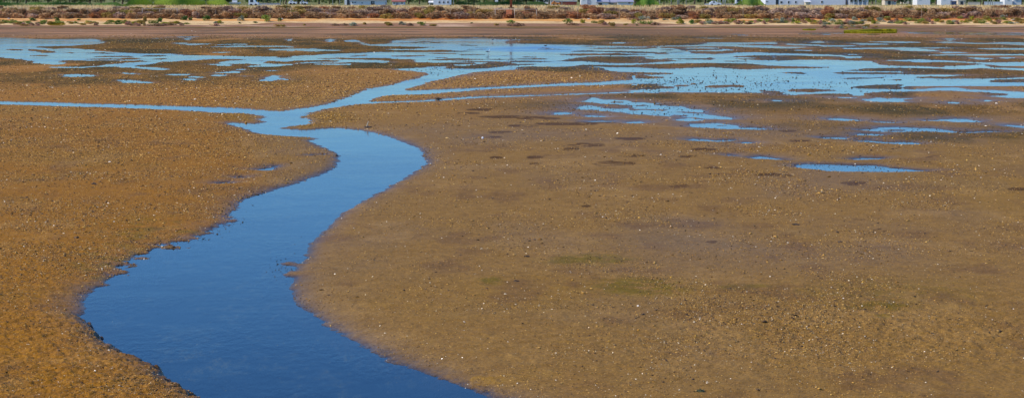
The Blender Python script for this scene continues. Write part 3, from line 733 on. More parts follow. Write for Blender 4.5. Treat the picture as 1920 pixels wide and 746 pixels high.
for row, (yo, hh, ww_) in enumerate([(14.0, .95, 2.5), (16.8, 1.0, 2.6), (20.0, .9, 2.6), (23.6, .62, 2.4)]):
    x = ux(-40, 277+yo)
    while x < ux(1965, 277+yo) and cnt < 298:
        y = 277 + yo + random.uniform(-.7, .7); u_ = x*F/depth_of(y)+UC
        q = random.random()
        if row < 2: k = 'b' if q < .62 else 'p' if q < .76 else 'r' if q < .88 else 'o'
        else: k = 'b' if q < .25 else 'p' if q < .68 else 'r' if q < .84 else 'o'
        if 1470 < u_ < 1545 and row < 3: k = 'p'
        skip = (row == 3 and random.random() < .45) or (row == 2 and random.random() < .18) or (row == 0 and u_ > 1760)
        if row >= 2 and u_ < 320: skip = random.random() < .5
        ms, lb, gp = SH[k]; s_ = random.uniform(.75, 1.25)
        if not skip:
            plant("saltbush", ms, x, y, ww_*1.15*s_, hh*random.uniform(.8, 1.2)*(1 if row else .95), lb, "shrub", gp); cnt += 1
        x += ww_*s_*random.uniform(.72, .9)
def at_px(u, v, ylo=262, yhi=296):
    """first point of the real ground seen under a pixel on the beach"""
    yy = np.linspace(ylo, yhi, 400); zz = zg(ux(u, yy), yy); vv = v_of(yy, zz)
    k = np.argmin(np.abs(vv - v)); return float(ux(u, yy[k])), float(yy[k])
PX = .0765
spec = [  # u, width px, base row, height px, mesh kind, label
 (345,15,38.5,7.5,DKGR,"rounded dark green bush on the sand, larger one of a close pair at left"),
 (358,9,38.5,5.5,DKGR,"small dark green bush on the sand, right one of a close pair below the thicket"),
 (388,16,39,8,DKGR,"rounded dark green bush standing alone on bare sand, widest of the dark ones"),
 (501,20,41,11,GREEN,"tall bright green bush leaning on the thicket edge beside a bare white sand patch"),
 (525,9,40.5,5.5,DKGR,"small dark green bush between the tall green bush and an orange stone patch"),
 (452,13,39.5,7.5,GREY,"silver grey bush on orange sand at the foot of the brown thicket"),
 (108,10,40,6,DKGR,"small vivid green bush on orange sand near the left edge"),
 (63,15,39.5,5,DKGR,"dark green sprawling bush touching the thicket near the left edge"),
 (271,7,49,16,OLIV,"narrow upright dark olive bush at the shore, taller than its neighbours"),
 (1064,17,45,8,GREEN,"grey green domed bush above a dark weedy clump, right of the white frame"),
 (1092,13,43.5,5.5,YELG,"bright yellow green low bush on sand, alone right of the white frame"),
 (1206,20,38.5,7,GREY,"pale grey green bush above a row of bright green plants, against the thicket"),
 (1188,9,45,7,YELG,"bright yellow green upright tuft at the left end of a green row"),
 (1276,18,45,8,YELG,"yellow green domed bush at the left end of the long green belt"),
 (1297,15,45.5,7,DKGR,"dark green domed bush touching a yellow green one in the green belt"),
 (958,16,45.5,6.5,GREEN,"green bush on the shore just below the rusty mast"),
]
for u_, wp, vb, hp, ms, lb in spec:
    x, y = at_px(u_, vb); plant("shore_bush", ms, x, y, wp*PX*1.35, hp*PX*1.3, lb, "bush")
GP = {id(GREEN): ("low bright green saltmarsh plant on the far shore", "bright green shore plants"),
      id(DKGR): ("low dark green saltmarsh plant among others on the far shore", "dark green shore plants"),
      id(YELG): ("yellowish green saltmarsh plant low on the far shore", "yellow green shore plants"),
      id(GREY): ("greyish green saltmarsh plant low on the far shore", "grey green shore plants"),
      id(PINK): ("pinkish brown weedy clump at the edge of the far shore", "pinkish brown weed clumps"),
      id(OLIV): ("olive brown tuft on the far shore", "olive tufts on the shore")}
more = [(10,18,43,6,GREEN),(27,14,42.5,4.5,GREEN),(80,12,46,6,GREEN),(92,12,46,5,OLIV),(112,18,44,4,GREEN),(133,12,45,4,OLIV),(148,8,39,3,DKGR),(155,14,47,3,OLIV),(207,18,45,6,GREEN),(222,12,44,5,DKGR),(236,14,45,5,OLIV),(250,14,46,4,YELG),(262,13,46,7,OLIV),(285,16,44,6,GREEN),(298,13,42,7,DKGR),(310,20,45.5,3,YELG),(327,16,44.5,3,OLIV),
 (405,12,44.5,3,GREY),(412,16,44.5,4.5,YELG),(450,5,44.5,2.5,DKGR),(480,10,43.5,2.5,DKGR),(45,12,48,4,PINK),(70,16,48,3,PINK),(245,18,48,3,PINK),(290,26,49,4,PINK),(320,18,48,3,PINK),(405,18,48.5,3,PINK),
 (524,16,50,3.5,OLIV),(570,6,48,2.5,OLIV),(628,14,48.5,3.5,PINK),(645,14,48.5,4,PINK),(662,18,48.5,5,GREY),(683,7,46.5,3.5,OLIV),(730,18,48,5.5,OLIV),(755,14,47,5,GREY),(768,16,48.5,4,PINK),(792,18,48,5.5,GREEN),(812,16,49,3,OLIV),(884,5,44.5,2,DKGR),(930,10,48,3,OLIV),
 (972,24,49,5,PINK),(955,12,49,4,PINK),(1076,22,48,4,PINK),(1112,9,43.5,3.5,GREEN),(1127,15,45,6,OLIV),(1119,10,44,4,GREEN),(1135,12,47,4,PINK),(1147,10,49.5,6.5,OLIV),(1172,10,48,3,OLIV),(1188,20,38.5,5,PINK),(1205,18,45,6,GREEN),(1218,12,45.5,5,GREEN),(1229,15,48,5.5,PINK),(1195,6,48.5,2,DKGR),(1247,14,38,2,GREY),(1264,12,38,4.5,GREY),(1270,10,37,4,DKGR)]
for u_, wp, vb, hp, ms in more:
    x, y = at_px(u_, vb); lb, gp = GP[id(ms)]; plant("shore_plant", ms, x, y, wp*PX*1.4, hp*PX*1.35, lb, "plant", gp)
for k in range(46):                        # scattered belt on the left of the shore
    u_ = random.uniform(-10, 350); vb = random.uniform(42, 48.5)
    ms = random.choice([GREEN, OLIV, YELG, GREEN, PINK, DKGR]) if vb < 46.5 else random.choice([PINK, OLIV, PINK])
    x, y = at_px(u_, vb); lb, gp = GP[id(ms)]; plant("shore_plant", ms, x, y, random.uniform(12, 26)*PX, random.uniform(3, 6)*PX, lb, "plant", gp)
for k in range(120):                       # the continuous belt on the right of the shore
    u_ = 1305 + (1945-1305)*(k+random.random())/120
    top = 41 - 7*min(1, max(0, (u_-1560)/180)); vb = random.uniform(top-1, 46.5) if u_ > 1420 or random.random() < .6 else random.uniform(43, 46)
    q = random.random()
    ms = GREEN if q < .42 else YELG if q < .52 else GREY if q < .72 else OLIV if q < .86 else PINK
    if vb > 45.5 and random.random() < .6: ms = PINK
    x, y = at_px(u_, vb); lb, gp = GP[id(ms)]
    plant("shore_plant", ms, x, y, random.uniform(13, 26)*PX, random.uniform(4, 9)*PX, lb, "plant", gp)
for k in range(26):                        # weedy point jutting onto the flats on the right
    u_ = random.uniform(1545, 1650); vb = random.uniform(49.5, 55)
    ms = random.choice([PINK, GREY, OLIV, PINK]); x, y = at_px(u_, vb, 262); lb, gp = GP[id(ms)]
    plant("shore_plant", ms, x, y, random.uniform(9, 16)*PX, random.uniform(2.5, 5)*PX, lb, "plant", gp)

def blades(name, label, pts, h, wd, cols, seed, lean=.25, cat=None):
    r = np.random.default_rng(seed); n = len(pts); hh = h*r.uniform(.55, 1.25, n)
    a = r.uniform(0, 6.283, n); dx, dy = np.cos(a)*wd/2, np.sin(a)*wd/2
    lx, ly = r.normal(0, lean, n)*hh, r.normal(0, lean, n)*hh
    x, y, z = pts[:, 0], pts[:, 1], pts[:, 2]-.01
    V3 = np.stack([np.stack([x-dx, y-dy, z], 1), np.stack([x+dx, y+dy, z], 1), np.stack([x+lx, y+ly, z+hh], 1)], 1).reshape(-1, 3)
    cc = np.array([L(*c) for c in cols])[r.integers(0, len(cols), n)]*r.uniform(.75, 1.25, (n, 1))
    me = np_mesh(name, V3, np.arange(3*n).reshape(-1, 3), np.repeat(cc, 3, 0))
    return tag(link(name, me, M_LEAF), label, None, None, "stuff")
r_ = np.random.default_rng(4)
N = 42000; yy = r_.uniform(298, 309, N); xx = ux(r_.uniform(-60, 1980, N), yy); zz = zg(xx, yy)
keep = vn(xx*.35, yy*.3, 5) > .25
blades("dry_grass", "pale straw coloured dry grass along the top of the dyke", np.stack([xx, yy, zz], 1)[keep], .42, .09, [(250,226,172),(240,208,150),(226,190,130),(250,226,160)], 6)
N = 16000; yy = r_.uniform(290.5, 299, N); xx = ux(r_.uniform(-60, 1980, N), yy); zz = zg(xx, yy)
blades("dead_stalks", "thin dead grass stalks between the saltbushes on the dyke slope", np.stack([xx, yy, zz], 1), .5, .05, [(160,110,70),(150,84,50),(190,146,100)], 8, .4)
def patch(name, label, cu, cv, ru, rv, n, h, wd, cols, seed):
    r = np.random.default_rng(seed); a = r.uniform(0, 6.283, n); q = np.sqrt(r.uniform(0, 1, n))
    uu, vv_ = cu + ru*q*np.cos(a), cv + rv*q*np.sin(a)
    x, y = ground(uu, vv_); z = np.maximum(zg(x, y), 0)
    blades(name, label, np.stack([x, y, z], 1), h, wd, cols, seed)
patch("cordgrass_bed", "dense yellow green cordgrass bed standing at the water's edge on the right", 1632, 62.8, 49, 1.1, 9000, .42, .10, [(176,166,20),(150,140,16),(196,180,40)], 12)
patch("cordgrass_fringe", "low yellow green cordgrass strip along the shore near the left edge", 106, 51.6, 17, .5, 2000, .10, .10, [(160,136,30),(140,118,24)], 13)
patch("cordgrass_tuft_strip", "small yellow green cordgrass strip left of the large cordgrass bed", 1517, 57.5, 12, .6, 1500, .17, .10, [(168,156,24),(140,130,20)], 14)

# ------------------------------------------------------------------ things on the far shore
M_WHITE = mottled("white_paint", (.78, .76, .72), .12, 3, .6)
M_OLDW = mottled("old_white_paint", (.50, .42, .33), .2, 3, .8)
M_WOOD = mottled("weathered_wood", (.42, .31, .20), .3, 9, .85)
M_RUST = mottled("rusty_steel", (.22, .055, .022), .4, 8, .85)
M_ORNG = mottled("faded_orange_panel", (.62, .22, .09), .25, 5, .7)
M_DARKR = mottled("dark_rust", (.07, .022, .014), .3, 8, .9)
M_STONE = mottled("pale_stone", (.62, .55, .45), .25, 6, .85)
def post(u_, v0, v1, label, wpx=1.0, yb=None, mat=M_WOOD, lean=0):
    y = yb or 290.6; x = float(ux(u_, y)); z0 = float(zg(x, y)[0]) - .05
    z1 = float(zat(v0, y)); h = max(z1 - z0, .8); r0 = wpx*PX*.5
    m = MB(); m.tube([(0,0,0), (lean*.5, 0, h*.55), (lean, .0, h)], [r0, r0*.94, r0*.8], 7)
    o = m.build("fence_post", mat); o.location = (x, y, z0)
    return tag(o, label, "post", "weathered posts of the wire fence along the dyke")
for u_, v0, lb in [(166,18,"pale wooden fence post between the orange beach and the thicket, far left"),(369,15,None),(404,19,None),(475,15,None),(546,14,None),(619,14,None),(655,15,None),(693,20,None),(845,15,None),(889,17,"tallest weathered fence post, standing left of the white frame"),(1046,17,None),(1083,13,None),(1161,14,None),(1200,18,None),(1316,18,None),(1393,15,None),(1619,16,None),(1727,13,None)]:
    post(u_, v0, 35, lb or "thin weathered wooden fence post rising in front of the brown thicket", .9 if u_ != 889 else 1.15, lean=random.uniform(-.06, .06))
# white three-post frame
gy = 290.1; root = empty("frame_goal", (float(ux(928, gy)), gy, float(zg(ux(928, gy), gy)[0]) - .03))
tag(root, "white painted three-post frame with a crossbar in front of the thicket", "goal frame")
gz = float(zat(18, gy)) - root.location.z
for u_ in (928.5, 965, 1006):
    dx = float(ux(u_, gy)) - root.location.x
    MB().tube([(dx, 0, 0), (dx, 0, gz-.042)], .038, 8).build("post", M_OLDW, root, True)
MB().tube([(-.03, 0, gz), (float(ux(1006.5, gy))-root.location.x, 0, gz)], .04, 8).build("crossbar", M_OLDW, root, True)
# white rail further left
gy2 = 293.5; x0 = float(ux(266, gy2)); root = empty("rail_frame", (x0, gy2, float(zg(x0, gy2)[0]) - .03))
tag(root, "long low white rail half hidden in the thicket on the left", "rail")
gz = float(zat(16.8, gy2)) - root.location.z; wl = float(ux(334, gy2)) - x0
MB().box(0, wl, -.04, .04, gz-.07, gz).build("crossbar", M_OLDW, root)
for f_ in (.02, .5, .98): MB().tube([(wl*f_, 0, -.3), (wl*f_, 0, gz-.073)], .035, 8).build("post", M_OLDW, root, True)
# rusty mast
my = 291.2; mx = float(ux(958.3, my)); mz = float(zg(mx, my)[0]) - .05
root = empty("rusty_mast", (mx, my, mz)); tag(root, "tall rusty steel mast with a dark platform and faded orange panel beside the white frame", "mast")
H = lambda v: float(zat(v, my)) - mz
for sx, sy in ((-1,-1),(1,-1),(1,1),(-1,1)):
    MB().tube([(sx*.34, sy*.34, 0), (sx*.24, sy*.24, H(14.6))], .045, 6).build("leg", M_RUST, root)
br = MB()
for k in range(4):
    z0 = .12+k*.38; 
    br.tube([(-.33, -.36, z0), (.32, -.36, z0+.32)], .022, 5); br.tube([(.36, -.33, z0), (.36, .32, z0+.32)], .022, 5)
br.build("bracing", M_RUST, root)
MB().box(-.46, .46, -.44, .44, H(15.4), H(14.2)).build("platform", M_DARKR, root, bevel=.01)
MB().box(-.72, .12, -.52, -.40, H(28), H(18.6)).build("panel", M_ORNG, root, bevel=.01)
MB().box(-.19, .19, -.19, .19, H(14.15), H(9)).build("pedestal", M_RUST, root, bevel=.02)
MB().tube([(0,0,H(8.97)), (0,0,H(-12)), (0, 0, 5.2)], [.12, .10, .07], 10).build("pole", M_RUST, root, True)
ld = MB()
for k in range(14): ld.tube([(-.2, -.24, H(13.5)+.28*k*.35), (.2, -.24, H(13.5)+.28*k*.35)], .016, 5)
ld.build("rung_ladder", M_RUST, root)
# stones on the beach
def stone(u_, vb, wpx, label, mat=M_STONE, ylo=262, sc3=(1,.8,.6), name="stone", smult=None, grp=None):
    x, y = at_px(u_, vb, ylo, 296) if vb < 56 else [float(q) for q in ground(u_, vb)]
    r = wpx*y/F*.5; rr_ = np.random.default_rng(int(u_*7)); m = MB(); nu, nv = 9, 6; vs = []
    for i in range(nv+1):
        for j in range(nu):
            th = math.pi*i/nv; ph = 2*math.pi*j/nu; q = r*(1+.16*rr_.uniform(-1, 1))
            vs.append((q*math.sin(th)*math.cos(ph)*sc3[0], q*math.sin(th)*math.sin(ph)*sc3[1], q*math.cos(th)*sc3[2]))
    fs = [(i*nu+j, (i+1)*nu+j, (i+1)*nu+(j+1) % nu, i*nu+(j+1) % nu) for i in range(nv) for j in range(nu)]
    m.add(vs, fs); o = m.build(name, mat, None, True); o.location = (x, y, float(zg(x, y)[0]) + r*sc3[2]*.6)
    return tag(o, label, "stone", grp)
for u_, vb, wpx, lb in [(16.5,36.5,4,"white stone on the orange sand beside green plants at the far left"),(127,34.8,2.5,"small white stone at the foot of the thicket above a green bush"),(529,37.5,4.5,"pale cube-like stone right of the small dark green bush"),(690,34,3,"white stone at the foot of the thicket beside a short post"),(1706,30.5,4.5,"white stone in the scrub above the right-hand green belt"),(1829,28,3,"small white stone on bare sand in the right-hand scrub"),(1104,37,6,"flat pale stone on the sand right of the yellow green bush"),(1903,39,14,"long flat pale slab in the plants near the right edge")]:
    stone(u_, vb, wpx, lb, sc3=(1, .7, .35) if wpx > 5 else (1, .8, .75))

# ------------------------------------------------------------------ buildings, poles and trees behind the dyke
M_SHADEW = mottled("shaded_white_wall", (.72, .72, .74), .06, 1.5, .8)  # white walls with the cool shade of their fronts put into the colour
M_CREAM = mottled("cream_render", (.66, .56, .42), .08, 1.5, .85)
M_TILE = mottled("red_clay_tiles", (.33, .12, .085), .3, 4, .8)
M_GREYR = mottled("grey_sheet_roof", (.34, .33, .38), .12, 2, .6)
M_DARK = mottled("dark_opening", (.03, .035, .045), .2, 3, .3)
M_REDW = mottled("red_shutter", (.25, .05, .03), .2, 3, .6)
M_BRICK = mottled("brown_brick", (.26, .085, .05), .25, 6, .85)
M_BLUE = mottled("blue_door", (.10, .16, .32), .15, 3, .5)
M_POLE = mottled("pale_pole", (.55, .53, .50), .15, 3, .6)
M_CONC = mottled("concrete", (.50, .47, .42), .2, 3, .85)
M_BARK = mottled("bark", (.16, .11, .07), .3, 6, .9)
M_GLASS, t, b = new_mat("window_glass"); b.inputs["Base Color"].default_value = (.03, .04, .06, 1); b.inputs["Roughness"].default_value = .12
GZ = .9; BY = 610.0
def bx_(u_, y): return float(ux(u_, y, GZ))
def bz_(v_, y): return float(zat(v_, y))
def house(name, u0, u1, vtop, label, wall=M_SHADEW, y=BY, dep=6.0, roof=None, rmat=M_TILE, wins=(), door=None, cat="house", rot=0.0, pitch=1.4, glass=M_GLASS):
    x0, x1 = bx_(u0, y), bx_(u1, y); W = x1-x0; Hh = bz_(vtop, y) - GZ
    root = empty(name, ((x0+x1)/2, y, GZ), rot); tag(root, label, cat)
    MB().box(-W/2, W/2, 0, dep, -.2, Hh).build("wall", wall, root)
    if roof == 'gable': MB().gable(-W/2, W/2, 0, dep, Hh+.003, Hh+pitch, .35, .16).build("roof", rmat, root)
    elif roof == 'shed': MB().add([(-W/2-.3,-.4,Hh+.003),(W/2+.3,-.4,Hh+.003),(W/2+.3,dep+.2,Hh+pitch),(-W/2-.3,dep+.2,Hh+pitch),(-W/2-.3,-.4,Hh+.15),(W/2+.3,-.4,Hh+.15),(W/2+.3,dep+.2,Hh+pitch+.15),(-W/2-.3,dep+.2,Hh+pitch+.15)],
                     [(0,3,2,1),(4,5,6,7),(0,1,5,4),(1,2,6,5),(2,3,7,6),(3,0,4,7)]).build("roof", rmat, root)
    else:
        pr = MB(); pr.box(-W/2-.08, W/2+.08, -.08, dep+.08, Hh+.003, Hh+.22); pr.build("roof", rmat if roof == 'flat' else wall, root)
    for (uw, v0, v1, wpx) in wins:
        xc = bx_(uw, y) - root.location.x; ww2 = max(wpx*.163, .5)/2; z0, z1 = bz_(v1, y)-GZ, bz_(v0, y)-GZ
        wf = MB(); 
        for a in ((xc-ww2-.07, xc-ww2, z0, z1), (xc+ww2, xc+ww2+.07, z0, z1), (xc-ww2-.07, xc+ww2+.07, z1, z1+.07), (xc-ww2-.09, xc+ww2+.09, z0-.09, z0)): wf.box(a[0], a[1], -.06, -.003, a[2], a[3])
        f = wf.build("window", M_WHITE, root); MB().box(xc-ww2, xc+ww2, -.03, -.004, z0, z1).build("pane", glass, f)
    if door:
        xc = bx_(door[0], y) - root.location.x; dw = max(door[1]*.163, .8)/2
        MB().box(xc-dw, xc+dw, -.05, -.004, .02, min(2.1, Hh-.2)).build("door", door[2] if len(door) > 2 else M_DARK, root)
    return root
house("white_block", 646, 656.3, -6, "bright white blocky tower house at the left end of the long grey roofed building", M_WHITE, dep=5, wins=[(651,-5,-1.5,4)], door=(653,5), cat="house")
r1 = house("farm_building", 657, 722.5, 1.6, "long white farm building under a grey roof with small dark windows", M_WHITE, dep=7, roof='gable', rmat=M_GREYR, pitch=1.3, wins=[(661.5,4.3,6.2,3),(666,4.3,6,2.5),(679,5.6,7,3),(700,4.5,6,3)], door=(699,7), cat="farm building")
house("tiled_house", 736, 758, 4.5, "low white house under a red tiled roof left of a dark tree group", M_WHITE, dep=6, roof='gable', pitch=.95, wins=[(739,5.5,7.5,3),(754,5.5,7.5,3)], door=(744.6,5,M_GREYR))
house("white_house", 812.5, 845.5, -4, "tall white house with three narrow dark windows in a row", M_SHADEW, dep=6, rot=.0, wins=[(824,3.4,6.6,2.6),(832,3.4,6.6,2.6),(840,3.2,6.6,2.8),(824,-3.2,0,2.6),(832,-3.2,0,2.6),(840,-3.2,0,2.8)], rmat=M_TILE, roof='flat')
house("lean_to_shed", 805, 811.8, 6, "small white lean-to shed at the left side of the tall white house", M_WHITE, dep=3, roof='shed', rmat=M_WHITE, pitch=.5, door=(809,4), cat="shed", y=BY+.5)
house("white_tower", 928, 933.8, -8, "narrow white tower rising from the trees left of the rusty mast", M_WHITE, dep=1.2, wins=[(931,-5,-3,2)], cat="tower")
house("white_block", 1006, 1028.5, -1, "white box-shaped house partly hidden behind dark trees, right of the rusty mast", M_WHITE, y=BY+62, dep=7, wins=[(1012,-.2,2,3),(1023,-.2,2,3)], cat="house")
house("garage", 1049, 1081.5, 3.3, "low brown brick garage with a white flat roof", M_BRICK, dep=6, roof='flat', rmat=M_WHITE, door=(1070,16,M_REDW), cat="garage")
house("annex", 1032.2, 1048.6, 3, "pale grey annex with a blue door left of the brown brick garage", M_CONC, dep=6, roof='flat', rmat=M_CONC, door=(1040,5,M_BLUE), cat="shed")
house("white_house", 1089.5, 1119, -5, "large white house with a blank wall between brown garage and grey sheds", M_WHITE, dep=8, wins=[(1094,-3,0,3),(1106,3.4,5,3)], door=(1104,6,M_GREYR), cat="house")
house("grey_shed", 1119.6, 1141, 5.2, "grey roofed shed with one black doorway", M_WHITE, dep=8, roof='shed', rmat=M_GREYR, pitch=1.2, door=(1125.5,7), cat="shed")
house("grey_shed", 1141.8, 1157, 5.8, "low grey roofed shed with a closed wall, middle of the shed row", M_CREAM, y=BY+2, dep=8, roof='shed', rmat=M_GREYR, pitch=1.3, wins=[(1149,6.6,7.8,3)], cat="shed")
house("greenhouse_shed", 1158, 1187, 4.9, "pale shed with a white wall at the right end of the shed row", M_WHITE, dep=9, roof='shed', rmat=M_GREYR, pitch=1.1, wins=[(1180,5.6,7.2,4)], cat="shed")
house("long_hall", 1435, 1585, -5, "very long white warehouse with small dark openings along its wall", M_SHADEW, dep=12, wins=[(1465,3.2,7.2,4),(1478.7,3,7.2,3),(1492,3,6.6,3),(1541,2.5,6.4,3),(1437.8,2.5,4,1.6)], door=(1457,5), cat="warehouse")
house("lean_to_shed", 1510.5, 1519, 5.0, "small cream lean-to against the long white warehouse", M_CREAM, y=BY-3, dep=2.4, roof='shed', rmat=M_WHITE, pitch=.4, wins=[(1517.5,5.6,7,2)], cat="shed")
pr = house("porch_house", 1591, 1624.5, -4, "white house with a columned porch right of the long warehouse", M_SHADEW, dep=7, wins=[(1595,.6,4,6),(1603,.6,4,5),(1612,.6,3.6,5),(1619,3,4.5,3)], cat="house")
for uc in (1591.5, 1599, 1607.5, 1615.5, 1624):
    xc = bx_(uc, BY) - pr.location.x; MB().box(xc-.14, xc+.14, -1.7, -1.42, 0, bz_(-1, BY)-GZ).build("column", M_WHITE, pr)
MB().box(bx_(1590, BY)-pr.location.x, bx_(1625.5, BY)-pr.location.x, -1.9, -.1, bz_(-1, BY)-GZ+.003, bz_(-2.2, BY)-GZ).build("porch_roof", M_TILE, pr)
house("cream_house", 1659, 1673.5, 1.2, "small cream house with a single dark doorway", M_CREAM, dep=5, roof='gable', rmat=M_TILE, pitch=.9, door=(1667.3,4), cat="house")
house("stone_shed", 1674.2, 1680.5, 1.8, "narrow grey stone shed with a red shuttered window beside the cream house", M_CONC, dep=4, roof='shed', pitch=.5, rmat=M_TILE, wins=[(1677.8,2,5,3)], glass=M_REDW, cat="shed")
house("yellow_house", 1694, 1705, -4, "pale yellow house behind trees between the cream house and a white box house", M_CREAM, y=BY+70, dep=6, wins=[(1699,-2,0,3)], cat="house")
house("white_block", 1719.5, 1744, -4, "white box-shaped house with a grey corner, right of a light pole", M_WHITE, dep=7, wins=[(1725,-2,0,4)], cat="house")
house("white_house", 1764.5, 1782, -3, "white house with a plain front at the left of the blue shaded wall", M_WHITE, dep=6, wins=[(1770,-2,0,3)], cat="house")
house("blue_porch_house", 1782.4, 1796, 2.5, "low house front with a blue grey door between two white houses", M_SHADEW, y=BY+2.5, dep=6, roof='shed', rmat=M_WHITE, pitch=.7, door=(1789,9,M_BLUE), cat="house")
house("cream_house", 1796.4, 1808.5, 2.2, "cream walled low building right of the blue door house", M_CREAM, dep=6, door=(1803,4), cat="house")
house("white_house", 1883.5, 1898, -3, "white house at the far right corner, left one of two", M_WHITE, dep=6, wins=[(1890,-1,1,3)], rot=0, cat="house")
house("pink_house", 1900, 1915, -3, "pale pinkish white house at the far right corner, right one of two", M_WHITE, dep=6, y=BY+4, roof='gable', pitch=1, wins=[(1907,-1,1,3)], cat="house")
house("white_house", 342, 350, -3, "white house glimpsed behind the bright reed belt, left one of three", M_WHITE, y=BY+60, dep=6, wins=[(346,-1,1,2)])
house("white_house", 355, 359, -3, "very narrow white house behind the reed belt, middle one of three", M_WHITE, y=BY+64, dep=4, wins=[(357,-1,1,1.5)])
house("tiled_house", 369, 410, -1.5, "wide house with brown roof edge behind the bright reed belt", M_CREAM, y=BY+66, dep=8, roof='gable', pitch=1.5, wins=[(379,-.8,.8,3),(403,-.8,.8,4)])
def low_wall(u0, u1, vtop, label, mat=M_WHITE, y=BY-14):
    x0, x1 = bx_(u0, y), bx_(u1, y); root = empty("garden_wall", ((x0+x1)/2, y, GZ)); tag(root, label, "wall"); W = (x1-x0)/2; h = bz_(vtop, y)-GZ
    MB().box(-W, W, -.1, .1, -.1, h-.1).build("panel", mat, root); MB().box(-W-.03, W+.03, -.15, .15, h-.097, h).build("coping", mat, root)
    n = max(2, int(W*2/6)); 
    for k in range(n+1):
        xx2 = -W + 2*W*k/n; MB().box(xx2-.13, xx2+.13, -.14, -.103, -.1, h-.12).build("pier", mat, root)
low_wall(478, 525, 6.4, "long low pale wall left of the tall pole and dark trees", M_CONC)
low_wall(1322, 1338, 7.4, "short low white wall left of the four pale masts")
low_wall(1362, 1400, 7.8, "low whitish wall right of the four pale masts", M_CONC)
low_wall(1846, 1880, 3.9, "low white wall between the pole group and the right-hand corner houses", M_WHITE, BY-6)
low_wall(1815, 1838, 4.5, "low beige wall right of the cream walled building", M_CREAM, BY-6)
def pole(u_, vb, label, h=9, r=.11, y=BY-20, name="utility_pole", arm=True, mat=M_POLE):
    x = bx_(u_, y); root = empty(name, (x, y, float(zg(x, y)[0]))); tag(root, label, "pole")
    MB().tube([(0,0,-.1), (0,0,h)], [r*1.2, r*.7], 8).build("pole", mat, root, True)
    if arm: MB().box(-.9, .9, -.06, .06, h-.5, h-.38).build("crossarm", mat, root)
for u_, lb in [(468,"pale utility pole in front of the green hedge, right of a white vehicle"),(526,"tall pale pole at the right end of the low pale wall"),(531.5,"dark utility pole beside the tall pale one"),(566,"thick pale pole between two white parked cars"),(624,"thin pale pole in front of green trees left of the white tower house"),(637,"thin dim pole just left of the white tower house"),(850.5,"pale pole right of the three-window house"),(1001,"pale pole rising from the dark trees right of the rusty mast"),(1053.5,"white pole in front of the brown brick garage"),(1206,"thin pole in front of the bright green crop belt"),(1237,"thin pole at the right end of the bright green crop belt"),(1258.5,"thin pole between crop belt and the paired poles"),(1270.5,"left one of two close pale poles"),(1273,"right one of two close pale poles"),(1286.5,"pale pole standing right of the paired poles"),(1422.5,"thin pole left of the long white warehouse"),(1587,"dark reddish pole between the warehouse and the porch house"),(1628,"pale pole just right of the porch house"),(1642,"thin pole in front of the green bushes near the cream house"),(1708.5,"pale light pole left of the white box house"),(1810.5,"pale pole right of the cream walled building"),(1838.5,"brownish pole before the low beige wall"),(1852.5,"leftmost of the three poles by the white wall"),(1857,"middle one of the three poles by the white wall"),(1861,"rightmost of the three poles by the white wall")]:
    pole(u_, 9, lb, mat=M_BARK if 'dark' in lb or 'brownish' in lb else M_POLE, r=.16 if 'thick' in lb or 'close' in lb else .10, arm=('light' not in lb))
for u_, lb in [(1346.3,"leftmost thick white mast of the group of four"),(1350,"second white mast of the group of four"),(1356,"third white mast of the group of four"),(1359.8,"rightmost white mast of the group of four")]:
    pole(u_, 9, lb, 8, .17, BY-24, "boat_mast", False, M_WHITE)
# parked vehicles and small boats, all at the edge of the field
M_CARW = mottled("white_car_paint", (.8, .8, .8), .03, 2, .25); M_CARP = mottled("orange_cloth", (.75, .25, .04), .1, 3, .6); M_TYRE = mottled("tyre_rubber", (.02, .02, .02), .1, 8, .8)
def car(u_, label, L_=4.2, y=BY-30, mat=M_CARW, van=False, name="parked_car"):
    x = bx_(u_, y); root = empty(name, (x, y, float(zg(x, y)[0]))); tag(root, label, "van" if van else "car")
    h1, h2 = (.95, 1.9) if van else (.85, 1.4); a = L_/2
    P = [(-a,.3),(a,.3),(a,.7),(a-.15,h1),(a-(.7 if van else 1.1),h1+.03),(a-(1.2 if van else 1.7),h2),(-a+(.1 if van else .8),h2),(-a+.05,h1),(-a,.7)]
    n = len(P); m = MB(); m.add([(p[0],-.82,p[1]) for p in P]+[(p[0],.82,p[1]) for p in P], [tuple(range(n)), tuple(range(2*n-1, n-1, -1))]+[(k, k+n, (k+1)%n+n, (k+1)%n) for k in range(n)])
    m.build("body", mat, root, bevel=.05)
    g = MB(); g.box(-a+(.5 if van else 1.0), a-(1.5 if van else 1.9), -.83, -.824, h1+.06, h2-.12); g.build("side_window", M_GLASS, root)
    for sx in (-a+.75, a-.8):
        for sy in (-.8, .8): MB().tube([(sx, sy-.09, .31), (sx, sy+.09, .31)], .31, 14).build("wheel", M_TYRE, root)
